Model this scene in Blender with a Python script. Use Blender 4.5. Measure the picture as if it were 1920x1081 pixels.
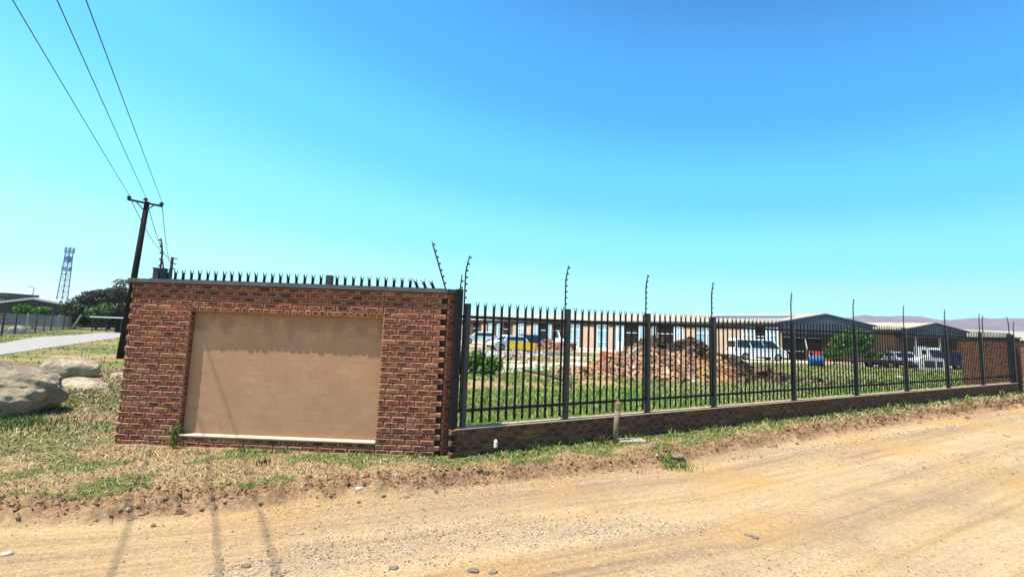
import bpy, math, random
import numpy as np
from mathutils import Vector, Matrix
random.seed(7); rng = np.random.default_rng(7)
scene = bpy.context.scene
for o in list(bpy.data.objects): bpy.data.objects.remove(o)

# ------------------------------------------------------------------ camera
PT, RL, HC, FPX = 0.09927, 0.0369, 1.9493, 840.96
fw = np.array([0, math.cos(PT), math.sin(PT)]); up0 = np.array([0, -math.sin(PT), math.cos(PT)]); rt0 = np.array([1., 0, 0])
cR = math.cos(RL)*rt0 + math.sin(RL)*up0; cU = -math.sin(RL)*rt0 + math.cos(RL)*up0
EYE = np.array([0, 0, HC])
cd = bpy.data.cameras.new('camera'); cam = bpy.data.objects.new('camera', cd); scene.collection.objects.link(cam)
cd.sensor_width = 36; cd.lens = 36*FPX/1920; cd.clip_start = .05; cd.clip_end = 12000
m = Matrix(((cR[0], cU[0], -fw[0], 0), (cR[1], cU[1], -fw[1], 0), (cR[2], cU[2], -fw[2], HC), (0, 0, 0, 1)))
cam.matrix_world = m; scene.camera = cam
scene.render.resolution_x = 1024; scene.render.resolution_y = 576

# ------------------------------------------------------------------ world, sun, exposure
SUN = Vector((2.42, 1.16, -6.95)).normalized()           # direction the light travels
el = math.asin(-SUN.z); az = math.atan2(-SUN.x, -SUN.y)  # azimuth of the sun from +Y towards +X
w = bpy.data.worlds.new("World"); scene.world = w; w.use_nodes = True
nt = w.node_tree; bg = nt.nodes['Background']
sky = nt.nodes.new('ShaderNodeTexSky'); sky.sky_type = 'NISHITA'; sky.sun_disc = False
sky.sun_elevation = el; sky.sun_rotation = az; sky.air_density = 1.0; sky.dust_density = .6; sky.ozone_density = 1.5; sky.altitude = 1400
# clear dry highveld sky: cyan near the horizon, deep azure higher up on the side away from the sun
geo = nt.nodes.new('ShaderNodeNewGeometry')
def wmath(op, a, b=None, clamp=False):
    n = nt.nodes.new('ShaderNodeMath'); n.operation = op; n.use_clamp = clamp
    for i, v in enumerate((a, b)):
        if v is None: continue
        if isinstance(v, (int, float)): n.inputs[i].default_value = v
        else: nt.links.new(v, n.inputs[i])
    return n.outputs[0]
tc = nt.nodes.new('ShaderNodeTexCoord'); sx = nt.nodes.new('ShaderNodeSeparateXYZ'); nt.links.new(tc.outputs['Generated'], sx.inputs[0])
t = wmath('ADD', wmath('MULTIPLY', sx.outputs['Z'], 1.25), wmath('MULTIPLY', wmath('MULTIPLY', sx.outputs['X'], sx.outputs['Z']), .52))
rmp = nt.nodes.new('ShaderNodeValToRGB'); rmp.color_ramp.interpolation = 'EASE'
E_ = rmp.color_ramp.elements
SKYC = [(0.0, (.95, 1.2, 1.12)), (.09, (.50, 1.08, 1.1)), (.24, (.25, .94, 1.08)), (.42, (.11, .69, 1.06)), (.64, (.05, .44, 1.0)), (1.0, (.03, .16, .55))]
E_[0].position = 0; E_[0].color = (*SKYC[0][1], 1); E_[1].position = 1; E_[1].color = (*SKYC[-1][1], 1)
for p_, c_ in SKYC[1:-1]:
    e = E_.new(p_); e.color = (*c_, 1)
nt.links.new(t, rmp.inputs[0])
sc = nt.nodes.new('ShaderNodeMix'); sc.data_type = 'RGBA'; sc.blend_type = 'MIX'; sc.inputs[0].default_value = .9
mul = nt.nodes.new('ShaderNodeMix'); mul.data_type = 'RGBA'; mul.blend_type = 'MULTIPLY'; mul.inputs[0].default_value = 1
nt.links.new(rmp.outputs[0], mul.inputs[6]); mul.inputs[7].default_value = (9.2, 9.2, 9.2, 1)
nt.links.new(sky.outputs[0], sc.inputs[6]); nt.links.new(mul.outputs[2], sc.inputs[7]); nt.links.new(sc.outputs[2], bg.inputs[0])
bg.inputs[1].default_value = .068
sl = bpy.data.lights.new('sun', 'SUN'); sl.energy = 5; sl.angle = math.radians(.5); sl.color = (1, .95, .86)
so = bpy.data.objects.new('sun', sl); scene.collection.objects.link(so); so.rotation_euler = SUN.to_track_quat('-Z', 'Y').to_euler()
scene.view_settings.view_transform = 'Standard'; scene.view_settings.look = 'None'; scene.view_settings.gamma = 1
scene.view_settings.exposure = .84

# ------------------------------------------------------------------ helpers
COL = scene.collection
def tag(o, label=None, cat=None, group=None, kind=None):
    if label: o['label'] = label
    if cat: o['category'] = cat
    if group: o['group'] = group
    if kind: o['kind'] = kind
    return o
def empty(name, loc=(0, 0, 0), rz=0, parent=None):
    o = bpy.data.objects.new(name, None); COL.objects.link(o); o.location = loc; o.rotation_euler = (0, 0, rz); o.parent = parent
    o.empty_display_size = .2
    return o
def kids(o): return [c for c in bpy.data.objects if c.parent == o]
def copy_tree(o, parent=None):
    ch = kids(o); c = o.copy(); COL.objects.link(c); c.parent = parent
    for k in ch: copy_tree(k, c)
    return c
class MB:
    def __init__(s): s.v = []; s.f = []; s.a = {}; s.n = 0
    def add(s, V, F, **att):
        V = np.asarray(V, float).reshape(-1, 3)
        s.v.append(V); s.f += [tuple(i+s.n for i in f) for f in F]
        for k, val in att.items():
            val = np.asarray(val, float)
            if val.ndim == 1: val = np.tile(val, (len(V), 1))
            s.a.setdefault(k, []).append(val)
        s.n += len(V)
    def box(s, x0, x1, y0, y1, z0, z1, M=None, **att):
        V = np.array([(x, y, z) for x in (x0, x1) for y in (y0, y1) for z in (z0, z1)], float)
        if M is not None: V = V@M[0].T+M[1]
        s.add(V, [(0, 1, 3, 2), (4, 6, 7, 5), (0, 4, 5, 1), (2, 3, 7, 6), (0, 2, 6, 4), (1, 5, 7, 3)], **att)
    def tube(s, pts, rads, n=8, cap=True):
        pts = np.array(pts, float); rads = np.broadcast_to(np.array(rads, float), (len(pts),)); rings = []
        for i, p in enumerate(pts):
            d = pts[min(i+1, len(pts)-1)]-pts[max(i-1, 0)]; d = d/(np.linalg.norm(d)+1e-9)
            a = np.cross(d, [0, 0, 1.]) if abs(d[2]) < .9 else np.cross(d, [1., 0, 0]); a /= np.linalg.norm(a); b = np.cross(d, a)
            th = np.arange(n)*2*math.pi/n
            rings.append(p+rads[i]*(np.cos(th)[:, None]*a+np.sin(th)[:, None]*b))
        F = []
        for i in range(len(pts)-1):
            for k in range(n):
                k2 = (k+1) % n; F.append((i*n+k, i*n+k2, (i+1)*n+k2, (i+1)*n+k))
        if cap: F += [tuple(range(n))[::-1], tuple((len(pts)-1)*n+k for k in range(n))]
        s.add(np.concatenate(rings), F)
    def prism(s, poly, y0, y1, taper=None, M=None):
        """side profile poly [(x,z)] extruded along y"""
        n = len(poly); V = [(x, y0, z) for x, z in poly]+[(x, y1, z) for x, z in poly]; V = np.array(V, float)
        if taper: V = taper(V)
        if M is not None: V = V@M[0].T+M[1]
        s.add(V, [tuple(range(n)), tuple(range(2*n-1, n-1, -1))]+[(i, i+n, (i+1) % n+n, (i+1) % n)[::-1] for i in range(n)])
    def build(s, name, mat, parent=None, smooth=False, loc=None, bevel=0):
        me = bpy.data.meshes.new(name)
        V = np.concatenate(s.v) if s.v else np.zeros((0, 3))
        fast_mesh(me, V, s.f)
        for k, L in s.a.items():
            A = np.concatenate(L).astype(np.float32); at = me.attributes.new(k, 'FLOAT_VECTOR', 'POINT'); at.data.foreach_set('vector', A.ravel())
        me.polygons.foreach_set('use_smooth', [bool(smooth)]*len(me.polygons))
        me.materials.append(mat); o = bpy.data.objects.new(name, me); COL.objects.link(o); o.parent = parent
        if loc is not None: o.location = loc
        if bevel:
            b = o.modifiers.new('b', 'BEVEL'); b.width = bevel; b.segments = 2; b.limit_method = 'ANGLE'
        return o
def fast_mesh(me, V, F):
    me.vertices.add(len(V)); me.vertices.foreach_set('co', np.asarray(V, np.float32).ravel())
    ls = np.fromiter((len(f) for f in F), np.int32, len(F)); idx = np.fromiter((i for f in F for i in f), np.int32)
    me.loops.add(len(idx)); me.loops.foreach_set('vertex_index', idx)
    me.polygons.add(len(F)); st = np.zeros(len(F), np.int32); st[1:] = np.cumsum(ls)[:-1]
    me.polygons.foreach_set('loop_start', st); me.polygons.foreach_set('loop_total', ls)
    me.update(calc_edges=True); me.validate()
def arr_mesh(name, V, F, mat, att=None, parent=None, smooth=False):
    """uniform face size numpy mesh; att: dict name->(N,3)"""
    me = bpy.data.meshes.new(name); k = F.shape[1]
    me.vertices.add(len(V)); me.vertices.foreach_set('co', V.astype(np.float32).ravel())
    me.loops.add(F.size); me.loops.foreach_set('vertex_index', F.astype(np.int32).ravel())
    me.polygons.add(len(F)); me.polygons.foreach_set('loop_start', np.arange(0, F.size, k, dtype=np.int32)); me.polygons.foreach_set('loop_total', np.full(len(F), k, np.int32))
    me.update(calc_edges=True)
    for n_, A in (att or {}).items():
        at = me.attributes.new(n_, 'FLOAT_VECTOR', 'POINT'); at.data.foreach_set('vector', A.astype(np.float32).ravel())
    me.polygons.foreach_set('use_smooth', [bool(smooth)]*len(F))
    me.materials.append(mat); o = bpy.data.objects.new(name, me); COL.objects.link(o); o.parent = parent
    return o
def rotz(a, t=(0, 0, 0)):
    c, s_ = math.cos(a), math.sin(a); return (np.array([[c, -s_, 0], [s_, c, 0], [0, 0, 1.]]), np.array(t, float))

# ---- materials
class NT:
    def __init__(s, name, rough=.8, spec=.3, metal=0):
        s.m = bpy.data.materials.new(name); s.m.use_nodes = True; s.t = s.m.node_tree; s.b = s.t.nodes['Principled BSDF']
        s.b.inputs['Roughness'].default_value = rough; s.b.inputs['Specular IOR Level'].default_value = spec; s.b.inputs['Metallic'].default_value = metal
    def n(s, typ, **k):
        x = s.t.nodes.new('ShaderNode'+typ)
        for a, v in k.items(): setattr(x, a, v)
        return x
    def l(s, a, b): s.t.links.new(a, b)
    def setin(s, inp, v):
        if hasattr(v, 'is_linked') or hasattr(v, 'links'): s.l(v, inp)
        elif isinstance(v, (tuple, list)) and len(v) == 3 and inp.type == 'RGBA': inp.default_value = (*v, 1)
        else: inp.default_value = v
    def noise(s, vec=None, scale=5, detail=5, rough=.6, out='Fac'):
        x = s.n('TexNoise'); x.inputs['Scale'].default_value = scale; x.inputs['Detail'].default_value = detail; x.inputs['Roughness'].default_value = rough
        if vec is not None: s.l(vec, x.inputs['Vector'])
        return x.outputs[out]
    def vor(s, vec=None, scale=5, out='Distance', feat='F1'):
        x = s.n('TexVoronoi'); x.feature = feat; x.inputs['Scale'].default_value = scale
        if vec is not None: s.l(vec, x.inputs['Vector'])
        return x.outputs[out]
    def math(s, op, a, b=0, clamp=False):
        x = s.n('Math', operation=op, use_clamp=clamp); s.setin(x.inputs[0], a); s.setin(x.inputs[1], b); return x.outputs[0]
    def ramp(s, f, *st):
        x = s.n('ValToRGB'); e = x.color_ramp.elements
        e[0].position, e[1].position = st[0][0], st[-1][0]
        def c4(c): return (c, c, c, 1) if isinstance(c, (int, float)) else (*c, 1)
        e[0].color = c4(st[0][1]); e[1].color = c4(st[-1][1])
        for p_, c in st[1:-1]: q = e.new(p_); q.color = c4(c)
        s.l(f, x.inputs[0]); return x.outputs[0]
    def mix(s, f, a, b, mode='MIX'):
        x = s.n('Mix', data_type='RGBA', blend_type=mode); s.setin(x.inputs[0], f); s.setin(x.inputs[6], a); s.setin(x.inputs[7], b); return x.outputs[2]
    def attr(s, name):
        x = s.n('Attribute', attribute_name=name); return x.outputs['Vector']
    def sep(s, v):
        x = s.n('SeparateXYZ'); s.l(v, x.inputs[0]); return x.outputs
    def obj(s): return s.n('TexCoord').outputs['Object']
    def pos(s): return s.n('NewGeometry').outputs['Position']
    def mapv(s, v, scale, rot=(0, 0, 0)):
        x = s.n('Mapping'); s.l(v, x.inputs[0]); x.inputs['Scale'].default_value = scale; x.inputs['Rotation'].default_value = rot; return x.outputs[0]
    def bump(s, h, strength=.5, dist=.01):
        x = s.n('Bump'); x.inputs['Strength'].default_value = strength; x.inputs['Distance'].default_value = dist; s.l(h, x.inputs['Height']); s.l(x.outputs[0], s.b.inputs['Normal'])
    def col(s, v): s.setin(s.b.inputs['Base Color'], v); return s
def simple(name, c, rough=.7, spec=.3, metal=0, var=.25, scale=6, bump=0):
    """paint / metal / plastic with slight mottling"""
    N = NT(name, rough, spec, metal); v = N.obj(); f = N.noise(v, scale, 6, .65)
    a = tuple(x*(1-var) for x in c); b = tuple(min(1, x*(1+var)) for x in c)
    N.col(N.ramp(f, (.3, a), (.7, b)))
    r = N.noise(v, scale*3, 3); N.l(N.ramp(r, (.3, max(0, rough-.1)), (.7, min(1, rough+.1))), N.b.inputs['Roughness'])
    if bump: N.bump(f, bump, .01)
    return N.m
def attcol(name, rough=.85, spec=.2, noise_scale=0, var=.2, transl=0):
    N = NT(name, rough, spec); c = N.attr('col')
    if noise_scale:
        f = N.noise(N.obj(), noise_scale, 5); c = N.mix(1., c, N.ramp(f, (.3, 1-var), (.7, 1+var) if False else (.7, 1.0)), 'MULTIPLY')
    c = N.mix(1, c, (.76, .76, .74), 'MULTIPLY'); N.setin(N.b.inputs['Base Color'], c)
    if transl: N.b.inputs['Subsurface Weight'].default_value = 0
    return N.m

M = {}
M['black'] = simple('black_fence_paint', (.009, .009, .013), .5, .3, var=.35, scale=9)
M['grey_post'] = simple('dark_grey_post_paint', (.042, .043, .048), .5, .35, var=.3, scale=9)
M['insul'] = simple('black_insulator', (.012, .012, .014), .35, .5)
M['coping'] = simple('grey_coping', (.085, .09, .105), .7, .3, var=.3, scale=5, bump=.2)
M['sill'] = simple('sill_plaster', (.50, .40, .29), .9, .1, var=.15, scale=7, bump=.2)
M['concrete'] = simple('pale_concrete', (.42, .36, .28), .9, .1, var=.15, scale=8, bump=.4)
M['white'] = simple('white_paint', (.78, .79, .8), .35, .5, var=.04)
M['silver'] = simple('silver_paint', (.42, .45, .5), .3, .6, var=.05)
M['navy'] = simple('navy_paint', (.03, .04, .09), .25, .6, var=.1)
M['bluegrey'] = simple('blue_paint', (.12, .22, .42), .3, .5, var=.1)
M['glass'] = simple('car_glass', (.012, .018, .028), .08, .8, var=.2)
M['tyre'] = simple('tyre_rubber', (.02, .02, .02), .85, .2)
M['rim'] = simple('rim_metal', (.35, .35, .36), .35, .5, .6)
M['redlight'] = simple('red_lens', (.45, .02, .02), .25, .5)
M['headlight'] = simple('lamp_lens', (.6, .62, .62), .15, .6)
M['wood_pole'] = simple('creosoted_pole', (.022, .017, .018), .9, .1, var=.4, scale=4, bump=.5)
M['wire'] = simple('wire_metal', (.03, .035, .05), .5, .4)
M['lattice'] = simple('lattice_steel', (.20, .27, .46), .5, .4, .1, var=.15)
M['yellow'] = simple('yellow_sheet', (.85, .52, .02), .6, .3, var=.12)
M['blue_drum'] = simple('blue_plastic', (.03, .17, .55), .4, .5, var=.1)
M['orange_box'] = simple('orange_steel', (.55, .10, .03), .6, .3, var=.2)
M['rust'] = simple('rusty_steel', (.16, .07, .04), .8, .2, var=.4, scale=12, bump=.4)
M['darksteel'] = simple('dark_steel', (.04, .04, .045), .6, .4, var=.3)
M['trunk'] = simple('bark', (.10, .075, .055), .9, .1, var=.35, scale=8, bump=.6)
M['window_frame'] = simple('window_frame_white', (.7, .76, .8), .5, .4, var=.05)
M['window_glass'] = simple('window_glass', (.25, .42, .5), .12, .7, var=.25, scale=1.2)
M['door_blue'] = simple('pale_door_panel', (.55, .66, .72), .5, .3, var=.1, scale=2)
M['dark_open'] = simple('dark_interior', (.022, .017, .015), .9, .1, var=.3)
M['leaf'] = attcol('foliage', .6, .25)
M['grass'] = attcol('grass_blades', .7, .2)
M['stone'] = attcol('gravel_stones', .9, .15)
M['chunk'] = attcol('broken_masonry', .95, .1, 9, .35)

# brick (geometry bricks carry rnd + local coordinates)
def brick_mat(name, cols, edge):
    N = NT(name, .9, .15); r = N.sep(N.attr('rnd')); b = N.sep(N.attr('buv'))
    base = N.ramp(r[0], (0, cols[0]), (.3, cols[1]), (.55, cols[2]), (.8, cols[3]), (1, cols[4]))
    # distance from the brick's border in metres: b[0], b[1] hold half-size minus |local|
    d = N.math('MINIMUM', b[0], b[1])
    pn = N.noise(N.obj(), 22, 4, .6); pn2 = N.noise(N.obj(), 90, 4, .7)
    dd = N.math('ADD', d, N.math('MULTIPLY', N.math('SUBTRACT', pn, .5), .045))
    centre = N.ramp(dd, (.012, 0), (.026, 1))
    burn = N.math('MULTIPLY', centre, N.ramp(r[1], (.2, .1), (.65, .92)))
    burn = N.math('MULTIPLY', burn, N.ramp(pn, (.3, .35), (.6, 1)))
    rim = N.ramp(N.math('ADD', d, N.math('MULTIPLY', N.math('SUBTRACT', pn, .5), .02)), (.004, .7), (.014, 0)); base = N.mix(1, base, N.ramp(r[2], (0, .62), (1, 1.)), 'MULTIPLY')
    c = N.mix(burn, base, (.055, .034, .036)); c = N.mix(rim, c, edge)
    c = N.mix(1, c, N.ramp(pn2, (.3, .62), (.7, 1.25)) if False else N.ramp(pn2, (.3, .5), (.65, 1.)), 'MULTIPLY')
    N.col(c); N.bump(N.math('ADD', N.math('MULTIPLY', pn, .6), N.math('MULTIPLY', pn2, .5)), .7, .008)
    return N.m
M['brick'] = brick_mat('clinker_brick', [(.30, .080, .052), (.37, .115, .070), (.15, .045, .042), (.38, .145, .080), (.42, .22, .12)], (.60, .29, .18))
N = NT('mortar', .95, .1); f = N.noise(N.obj(), 40, 5); N.col(N.ramp(f, (.3, (.045, .028, .022)), (.7, (.10, .065, .048)))); N.bump(f, .5, .005); M['mortar'] = N.m
# plaster with ghost of blocks, stains and faint cracks
N = NT('plaster', .93, .1); v = N.obj()
f1 = N.noise(v, 1.6, 6, .6); f2 = N.noise(v, 35, 4, .7)
bt = N.n('TexBrick'); bt.offset = .5; N.l(N.mapv(v, (1, 1, 1), (math.radians(90), 0, 0)), bt.inputs['Vector'])
bt.inputs['Scale'].default_value = 1; bt.inputs['Brick Width'].default_value = .234; bt.inputs['Row Height'].default_value = .085; bt.inputs['Mortar Size'].default_value = .012; bt.inputs['Mortar Smooth'].default_value = 1
bt.inputs['Color1'].default_value = (.93, .92, .91, 1); bt.inputs['Color2'].default_value = (1.0, 1.0, 1.0, 1); bt.inputs['Mortar'].default_value = (.92, .91, .90, 1)
c = N.ramp(f1, (.3, (.52, .28, .165)), (.5, (.56, .305, .18)), (.7, (.60, .34, .205)))
c = N.mix(1, c, bt.outputs[0], 'MULTIPLY')
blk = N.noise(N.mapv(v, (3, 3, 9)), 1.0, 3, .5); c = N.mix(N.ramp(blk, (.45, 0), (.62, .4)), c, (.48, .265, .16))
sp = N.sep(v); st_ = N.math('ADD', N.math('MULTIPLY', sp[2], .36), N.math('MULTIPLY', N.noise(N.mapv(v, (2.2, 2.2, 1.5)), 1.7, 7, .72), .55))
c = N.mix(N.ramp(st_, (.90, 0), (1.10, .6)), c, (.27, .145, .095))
# rain splash and dust at the foot, fine trowel mottling, hairline cracks
spl = N.math('ADD', N.math('MULTIPLY', sp[2], 1.3), N.math('MULTIPLY', N.noise(v, 7, 6, .75), .7)); c = N.mix(N.ramp(spl, (.48, .55), (.85, 0)), c, (.42, .22, .12))
c = N.mix(N.ramp(N.noise(v, 11, 7, .75), (.46, 0), (.66, .35)), c, (.40, .25, .165))
wv_ = N.n('Mapping'); N.l(v, wv_.inputs[0]); ds = N.n('VectorMath', operation='ADD'); N.l(v, ds.inputs[0]); N.l(N.noise(v, 3, 5, .7, out='Color'), ds.inputs[1])
ck = N.vor(ds.outputs[0], 1.15, feat='DISTANCE_TO_EDGE'); ckm = N.math('MULTIPLY', N.ramp(ck, (0, .55), (.008, 0)), N.ramp(N.noise(v, 1.1, 2), (.5, 0), (.58, 1)))
c = N.mix(ckm, c, (.16, .09, .06))
c = N.mix(1, c, N.ramp(f2, (.3, .84), (.7, 1.)), 'MULTIPLY')
N.col(c); N.bump(N.math('ADD', f2, N.math('MULTIPLY', bt.outputs['Fac'], -.12)), .35, .004); M['plaster'] = N.m

# ------------------------------------------------------------------ terrain functions
def vnoise(x, y, seed=0):
    x = np.asarray(x, float); y = np.asarray(y, float)
    xi = np.floor(x).astype(np.int64); yi = np.floor(y).astype(np.int64); xf = x-xi; yf = y-yi
    def h(a, b):
        n = (a*374761393+b*668265263+seed*1442695041) & 0x7fffffff; n = ((n ^ (n >> 13))*1274126177) & 0x7fffffff
        return ((n ^ (n >> 16)) & 0xffff)/65535.
    u = xf*xf*(3-2*xf); v = yf*yf*(3-2*yf)
    return (h(xi, yi)*(1-u)+h(xi+1, yi)*u)*(1-v)+(h(xi, yi+1)*(1-u)+h(xi+1, yi+1)*u)*v
def fbm(x, y, s=1, o=4, seed=0):
    r = 0; a = .5; t_ = 0
    for i in range(o):
        r = r+a*vnoise(x*s*2**i+17*i, y*s*2**i-31*i, seed+i); t_ += a; a *= .55
    return r/t_
def sst(a, b, x): t_ = np.clip((x-a)/(b-a), 0, 1); return t_*t_*(3-2*t_)
FP = np.array([-.708, 7.322]); AF = .48202; DF = np.array([math.cos(AF), math.sin(AF)]); NF = np.array([DF[1], -DF[0]])   # NF: towards the road
PW1, PW2, PITCH = 1.9732, 2.97693, .149355
def base_z(x, y):
    s_ = (x-FP[0])*DF[0]+(y-FP[1])*DF[1]; return .0115*np.clip(s_, 0, 21)
EX = np.array([-60, -25, -12, -5.2, -3.75, -2.9, -2.0, -.7, .4, 2.5, 5.3, 10.5, 17.5, 30, 60, 120.])
EY = np.array([-9, -.6, 2.6, 4.60, 4.95, 5.25, 5.68, 6.18, 6.62, 7.45, 9.1, 11.95, 15.4, 21.8, 37, 67.])
def edge_d(x, y):
    e = np.interp(x, EX, EY); k = np.interp(x, [-4, 2, 6], [.97, .93, .87])
    return (y-e)*k
def height(x, y):
    x = np.asarray(x, float); y = np.asarray(y, float)
    d = edge_d(x, y); wob = (fbm(x, y, 1.4, 4, 3)-.5)*.55; dd = d+wob
    z = base_z(x, y)
    road = -.10+.012*(fbm(x*.7, y*2.2, .9, 3, 9)-.5)+.006*(fbm(x, y, 9, 2, 5)-.5)
    prof = sst(-.08, .12, dd)
    bankn = sst(-.2, .1, dd)*(1-sst(.45, 1.1, dd))
    verge = .0+(fbm(x, y, 3.5, 4, 12)-.5)*.05+bankn*((fbm(x, y, 5, 4, 21)-.4)*.20+(fbm(x, y, 13, 3, 23)-.5)*.10)
    # the verge settles flat where walls stand
    z2 = z+road*(1-prof)+verge*prof
    near = np.exp(-((x)**2+(y-8)**2)/60**2)
    return z+(z2-z)*near
def green_mask(x, y):
    x = np.asarray(x, float); y = np.asarray(y, float)
    d = edge_d(x, y); sf = (x-FP[0])*DF[0]+(y-FP[1])*DF[1]; nf = (x-FP[0])*NF[0]+(y-FP[1])*NF[1]
    g = sst(.47, .64, fbm(x, y, .55, 4, 40))*.55
    g = np.maximum(g, sst(.53, .66, fbm(x, y, 1.3, 4, 44))*.6)
    fr = fbm(x, y, 1.2, 3, 50)
    strip = np.exp(-((nf-.30)/.26)**2)*(sf > -.2)*(.55+.9*fr)                # weeds along the fence plinth
    wallw = np.exp(-((y-7.08)/.16)**2)*((x > -6.4) & (x < -.6))*sst(.36, .5, fbm(x, y, 1.1, 3, 57))
    edge = np.exp(-((d-.42)/.20)**2)*sst(.44, .60, fbm(x, y, 1.0, 4, 61))*(x < 5)*.8
    left = sst(7.6, 10, y)*(x < -5.5)*np.clip(-.12+1.15*fbm(x, y, .35, 4, 70), 0, 1)
    yard = ((nf < -.15) & (x > -6) & ((y > 7.35) | (x > -.9)))*(1-sst(4.5, 8., -nf+2.6*(fbm(x, y, .3, 3, 75)-.5)))*(.75+.4*fr)
    yard2 = ((nf < -5) & (x > 11))*.30*sst(.35, .55, fbm(x, y, .22, 3, 77))
    return np.clip(np.maximum.reduce([g, strip, wallw, edge, left, yard, yard2]), 0, 1)*sst(.16, .40, d+.25*(fbm(x, y, 3, 3, 88)-.5))
def Gz(px, py, it=6, off=0):
    """photo pixel -> point on the terrain's smooth base"""
    d = fw+cR*(px-960)/FPX-cU*(py-540.5)/FPX; z = 0
    for _ in range(it):
        P = EYE+d*(z+off-HC)/d[2]; z = float(base_z(P[0], P[1]))
    return P
def atY(px, py, Y):
    d = fw+cR*(px-960)/FPX-cU*(py-540.5)/FPX; return EYE+d*Y/d[1]
def atZ(px, py, Z):
    d = fw+cR*(px-960)/FPX-cU*(py-540.5)/FPX; return EYE+d*(Z-HC)/d[2]

# ---- ground materials
def ground_mat():
    N = NT('ground', .95, .1); P = N.pos(); r = N.sep(N.attr('rc')); s_, d, g = r[0], r[1], r[2]
    fine = N.noise(P, 55, 5, .75); mid = N.noise(P, 7, 5, .65); big = N.noise(P, .9, 4, .6)
    # road: streaks along the travelled direction
    cx_ = N.n('CombineXYZ'); N.l(N.math('MULTIPLY', s_, .11), cx_.inputs[0]); N.l(N.math('MULTIPLY', d, 2.3), cx_.inputs[1])
    cy_ = N.n('CombineXYZ'); N.l(N.math('MULTIPLY', s_, .22), cy_.inputs[0]); N.l(N.math('MULTIPLY', d, 9), cy_.inputs[1])
    stk = N.noise(cx_.outputs[0], 1.1, 6, .62); stf = N.noise(cy_.outputs[0], 1.0, 5, .65)
    road = N.ramp(stk, (.32, (.38, .24, .14)), (.45, (.52, .335, .175)), (.55, (.62, .41, .195)), (.68, (.70, .51, .30)))
    road = N.mix(N.ramp(stf, (.42, 0), (.68, .6)), road, (.70, .51, .30))
    road = N.mix(N.ramp(stf, (.30, .6), (.45, 0)), road, (.36, .235, .15))
    road = N.mix(N.ramp(big, (.48, 0), (.66, .55)), road, (.40, .28, .19))
    road = N.mix(N.ramp(N.noise(P, .45, 3, .5), (.50, 0), (.64, .6)), road, (.64, .38, .12))
    # compacted wheel tracks, smoother and paler, with a darker loose ridge between them
    tr = N.math('SINE', N.math('ADD', N.math('MULTIPLY', d, 3.3), N.math('MULTIPLY', stk, 2.2))); road = N.mix(N.ramp(tr, (.45, 0), (.95, .38)), road, (.66, .50, .31))
    road = N.mix(N.ramp(N.math('MULTIPLY', tr, -1), (.5, 0), (1, .3)), road, (.36, .25, .17))
    # reddish band by the verge
    road = N.mix(N.ramp(N.math('ADD', N.math('MULTIPLY', d, .5), N.math('MULTIPLY', stf, .3)), (-.35 if False else 0.0, 0), (.22, .5)), road, (.40, .23, .14))
    peb = N.vor(P, 75); peb2 = N.vor(P, 38, out='Color'); road = N.mix(1, road, N.ramp(peb, (.04, .72), (.22, 1.)), 'MULTIPLY'); road = N.mix(N.ramp(N.sep(peb2)[0], (.86, 0), (.92, .38)), road, (.24, .18, .13)); road = N.mix(N.ramp(N.sep(peb2)[1], (.88, 0), (.93, .3)), road, (.72, .60, .42))
    road = N.mix(1, road, N.ramp(fine, (.32, .72), (.6, 1.)), 'MULTIPLY')
    dirt = N.mix(N.ramp(N.noise(P, 19, 6, .8), (.42, 0), (.62, .8)), N.ramp(mid, (.3, (.15, .075, .04)), (.55, (.28, .15, .08)), (.75, (.44, .28, .17))), (.50, .34, .20))
    dry = N.ramp(N.noise(P, 22, 6, .75), (.3, (.22, .135, .06)), (.5, (.42, .29, .14)), (.72, (.62, .48, .26)))
    dry = N.mix(N.ramp(big, (.42, 0), (.65, .5)), dry, (.33, .20, .11))
    grn = N.ramp(N.noise(P, 30, 5, .7), (.3, (.06, .09, .02)), (.55, (.15, .20, .05)), (.75, (.30, .30, .11)))
    dn = N.math('ADD', d, N.math('MULTIPLY', N.math('SUBTRACT', mid, .5), .5))
    verge = N.mix(N.ramp(dn, (.18, 0), (.55, 1)), dirt, dry)
    verge = N.mix(N.ramp(N.math('ADD', g, N.math('MULTIPLY', N.math('SUBTRACT', mid, .5), .5)), (.28, 0), (.6, .95)), verge, grn)
    sh = N.math('ADD', N.math('MULTIPLY', dn, 1), 0)
    c = N.mix(N.ramp(N.math('ADD', sh, .5), (.36, 0), (.48, 1)), road, verge)
    N.col(N.mix(1, c, (.77, .76, .74), 'MULTIPLY'))
    h = N.math('ADD', N.math('MULTIPLY', fine, .5), N.math('ADD', N.math('MULTIPLY', mid, .8), N.math('MULTIPLY', N.ramp(peb, (0, 1), (.35, 0)), .35)))
    N.bump(h, .9, .02)
    return N.m
M['ground'] = ground_mat()

def axis(segs):
    out = []
    for a, b, st in segs:
        n = max(1, int(round((b-a)/st))); out += list(np.linspace(a, b, n, endpoint=False))
    out.append(segs[-1][1]); return np.array(out)
xs = axis([(-1500, -300, 150), (-300, -80, 20), (-80, -16, 2.2), (-16, -9, .14), (-9, 9, .055), (9, 26, .13), (26, 70, 1.2), (70, 300, 20), (300, 2500, 200)])
ys = axis([(-120, -20, 20), (-20, 1.6, 1.2), (1.6, 9.6, .05), (9.6, 20, .12), (20, 70, .9), (70, 300, 15), (300, 2600, 200)])
X, Y = np.meshgrid(xs, ys); Z = height(X, Y)
Dm = edge_d(X, Y); Gm = green_mask(X, Y)
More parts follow.
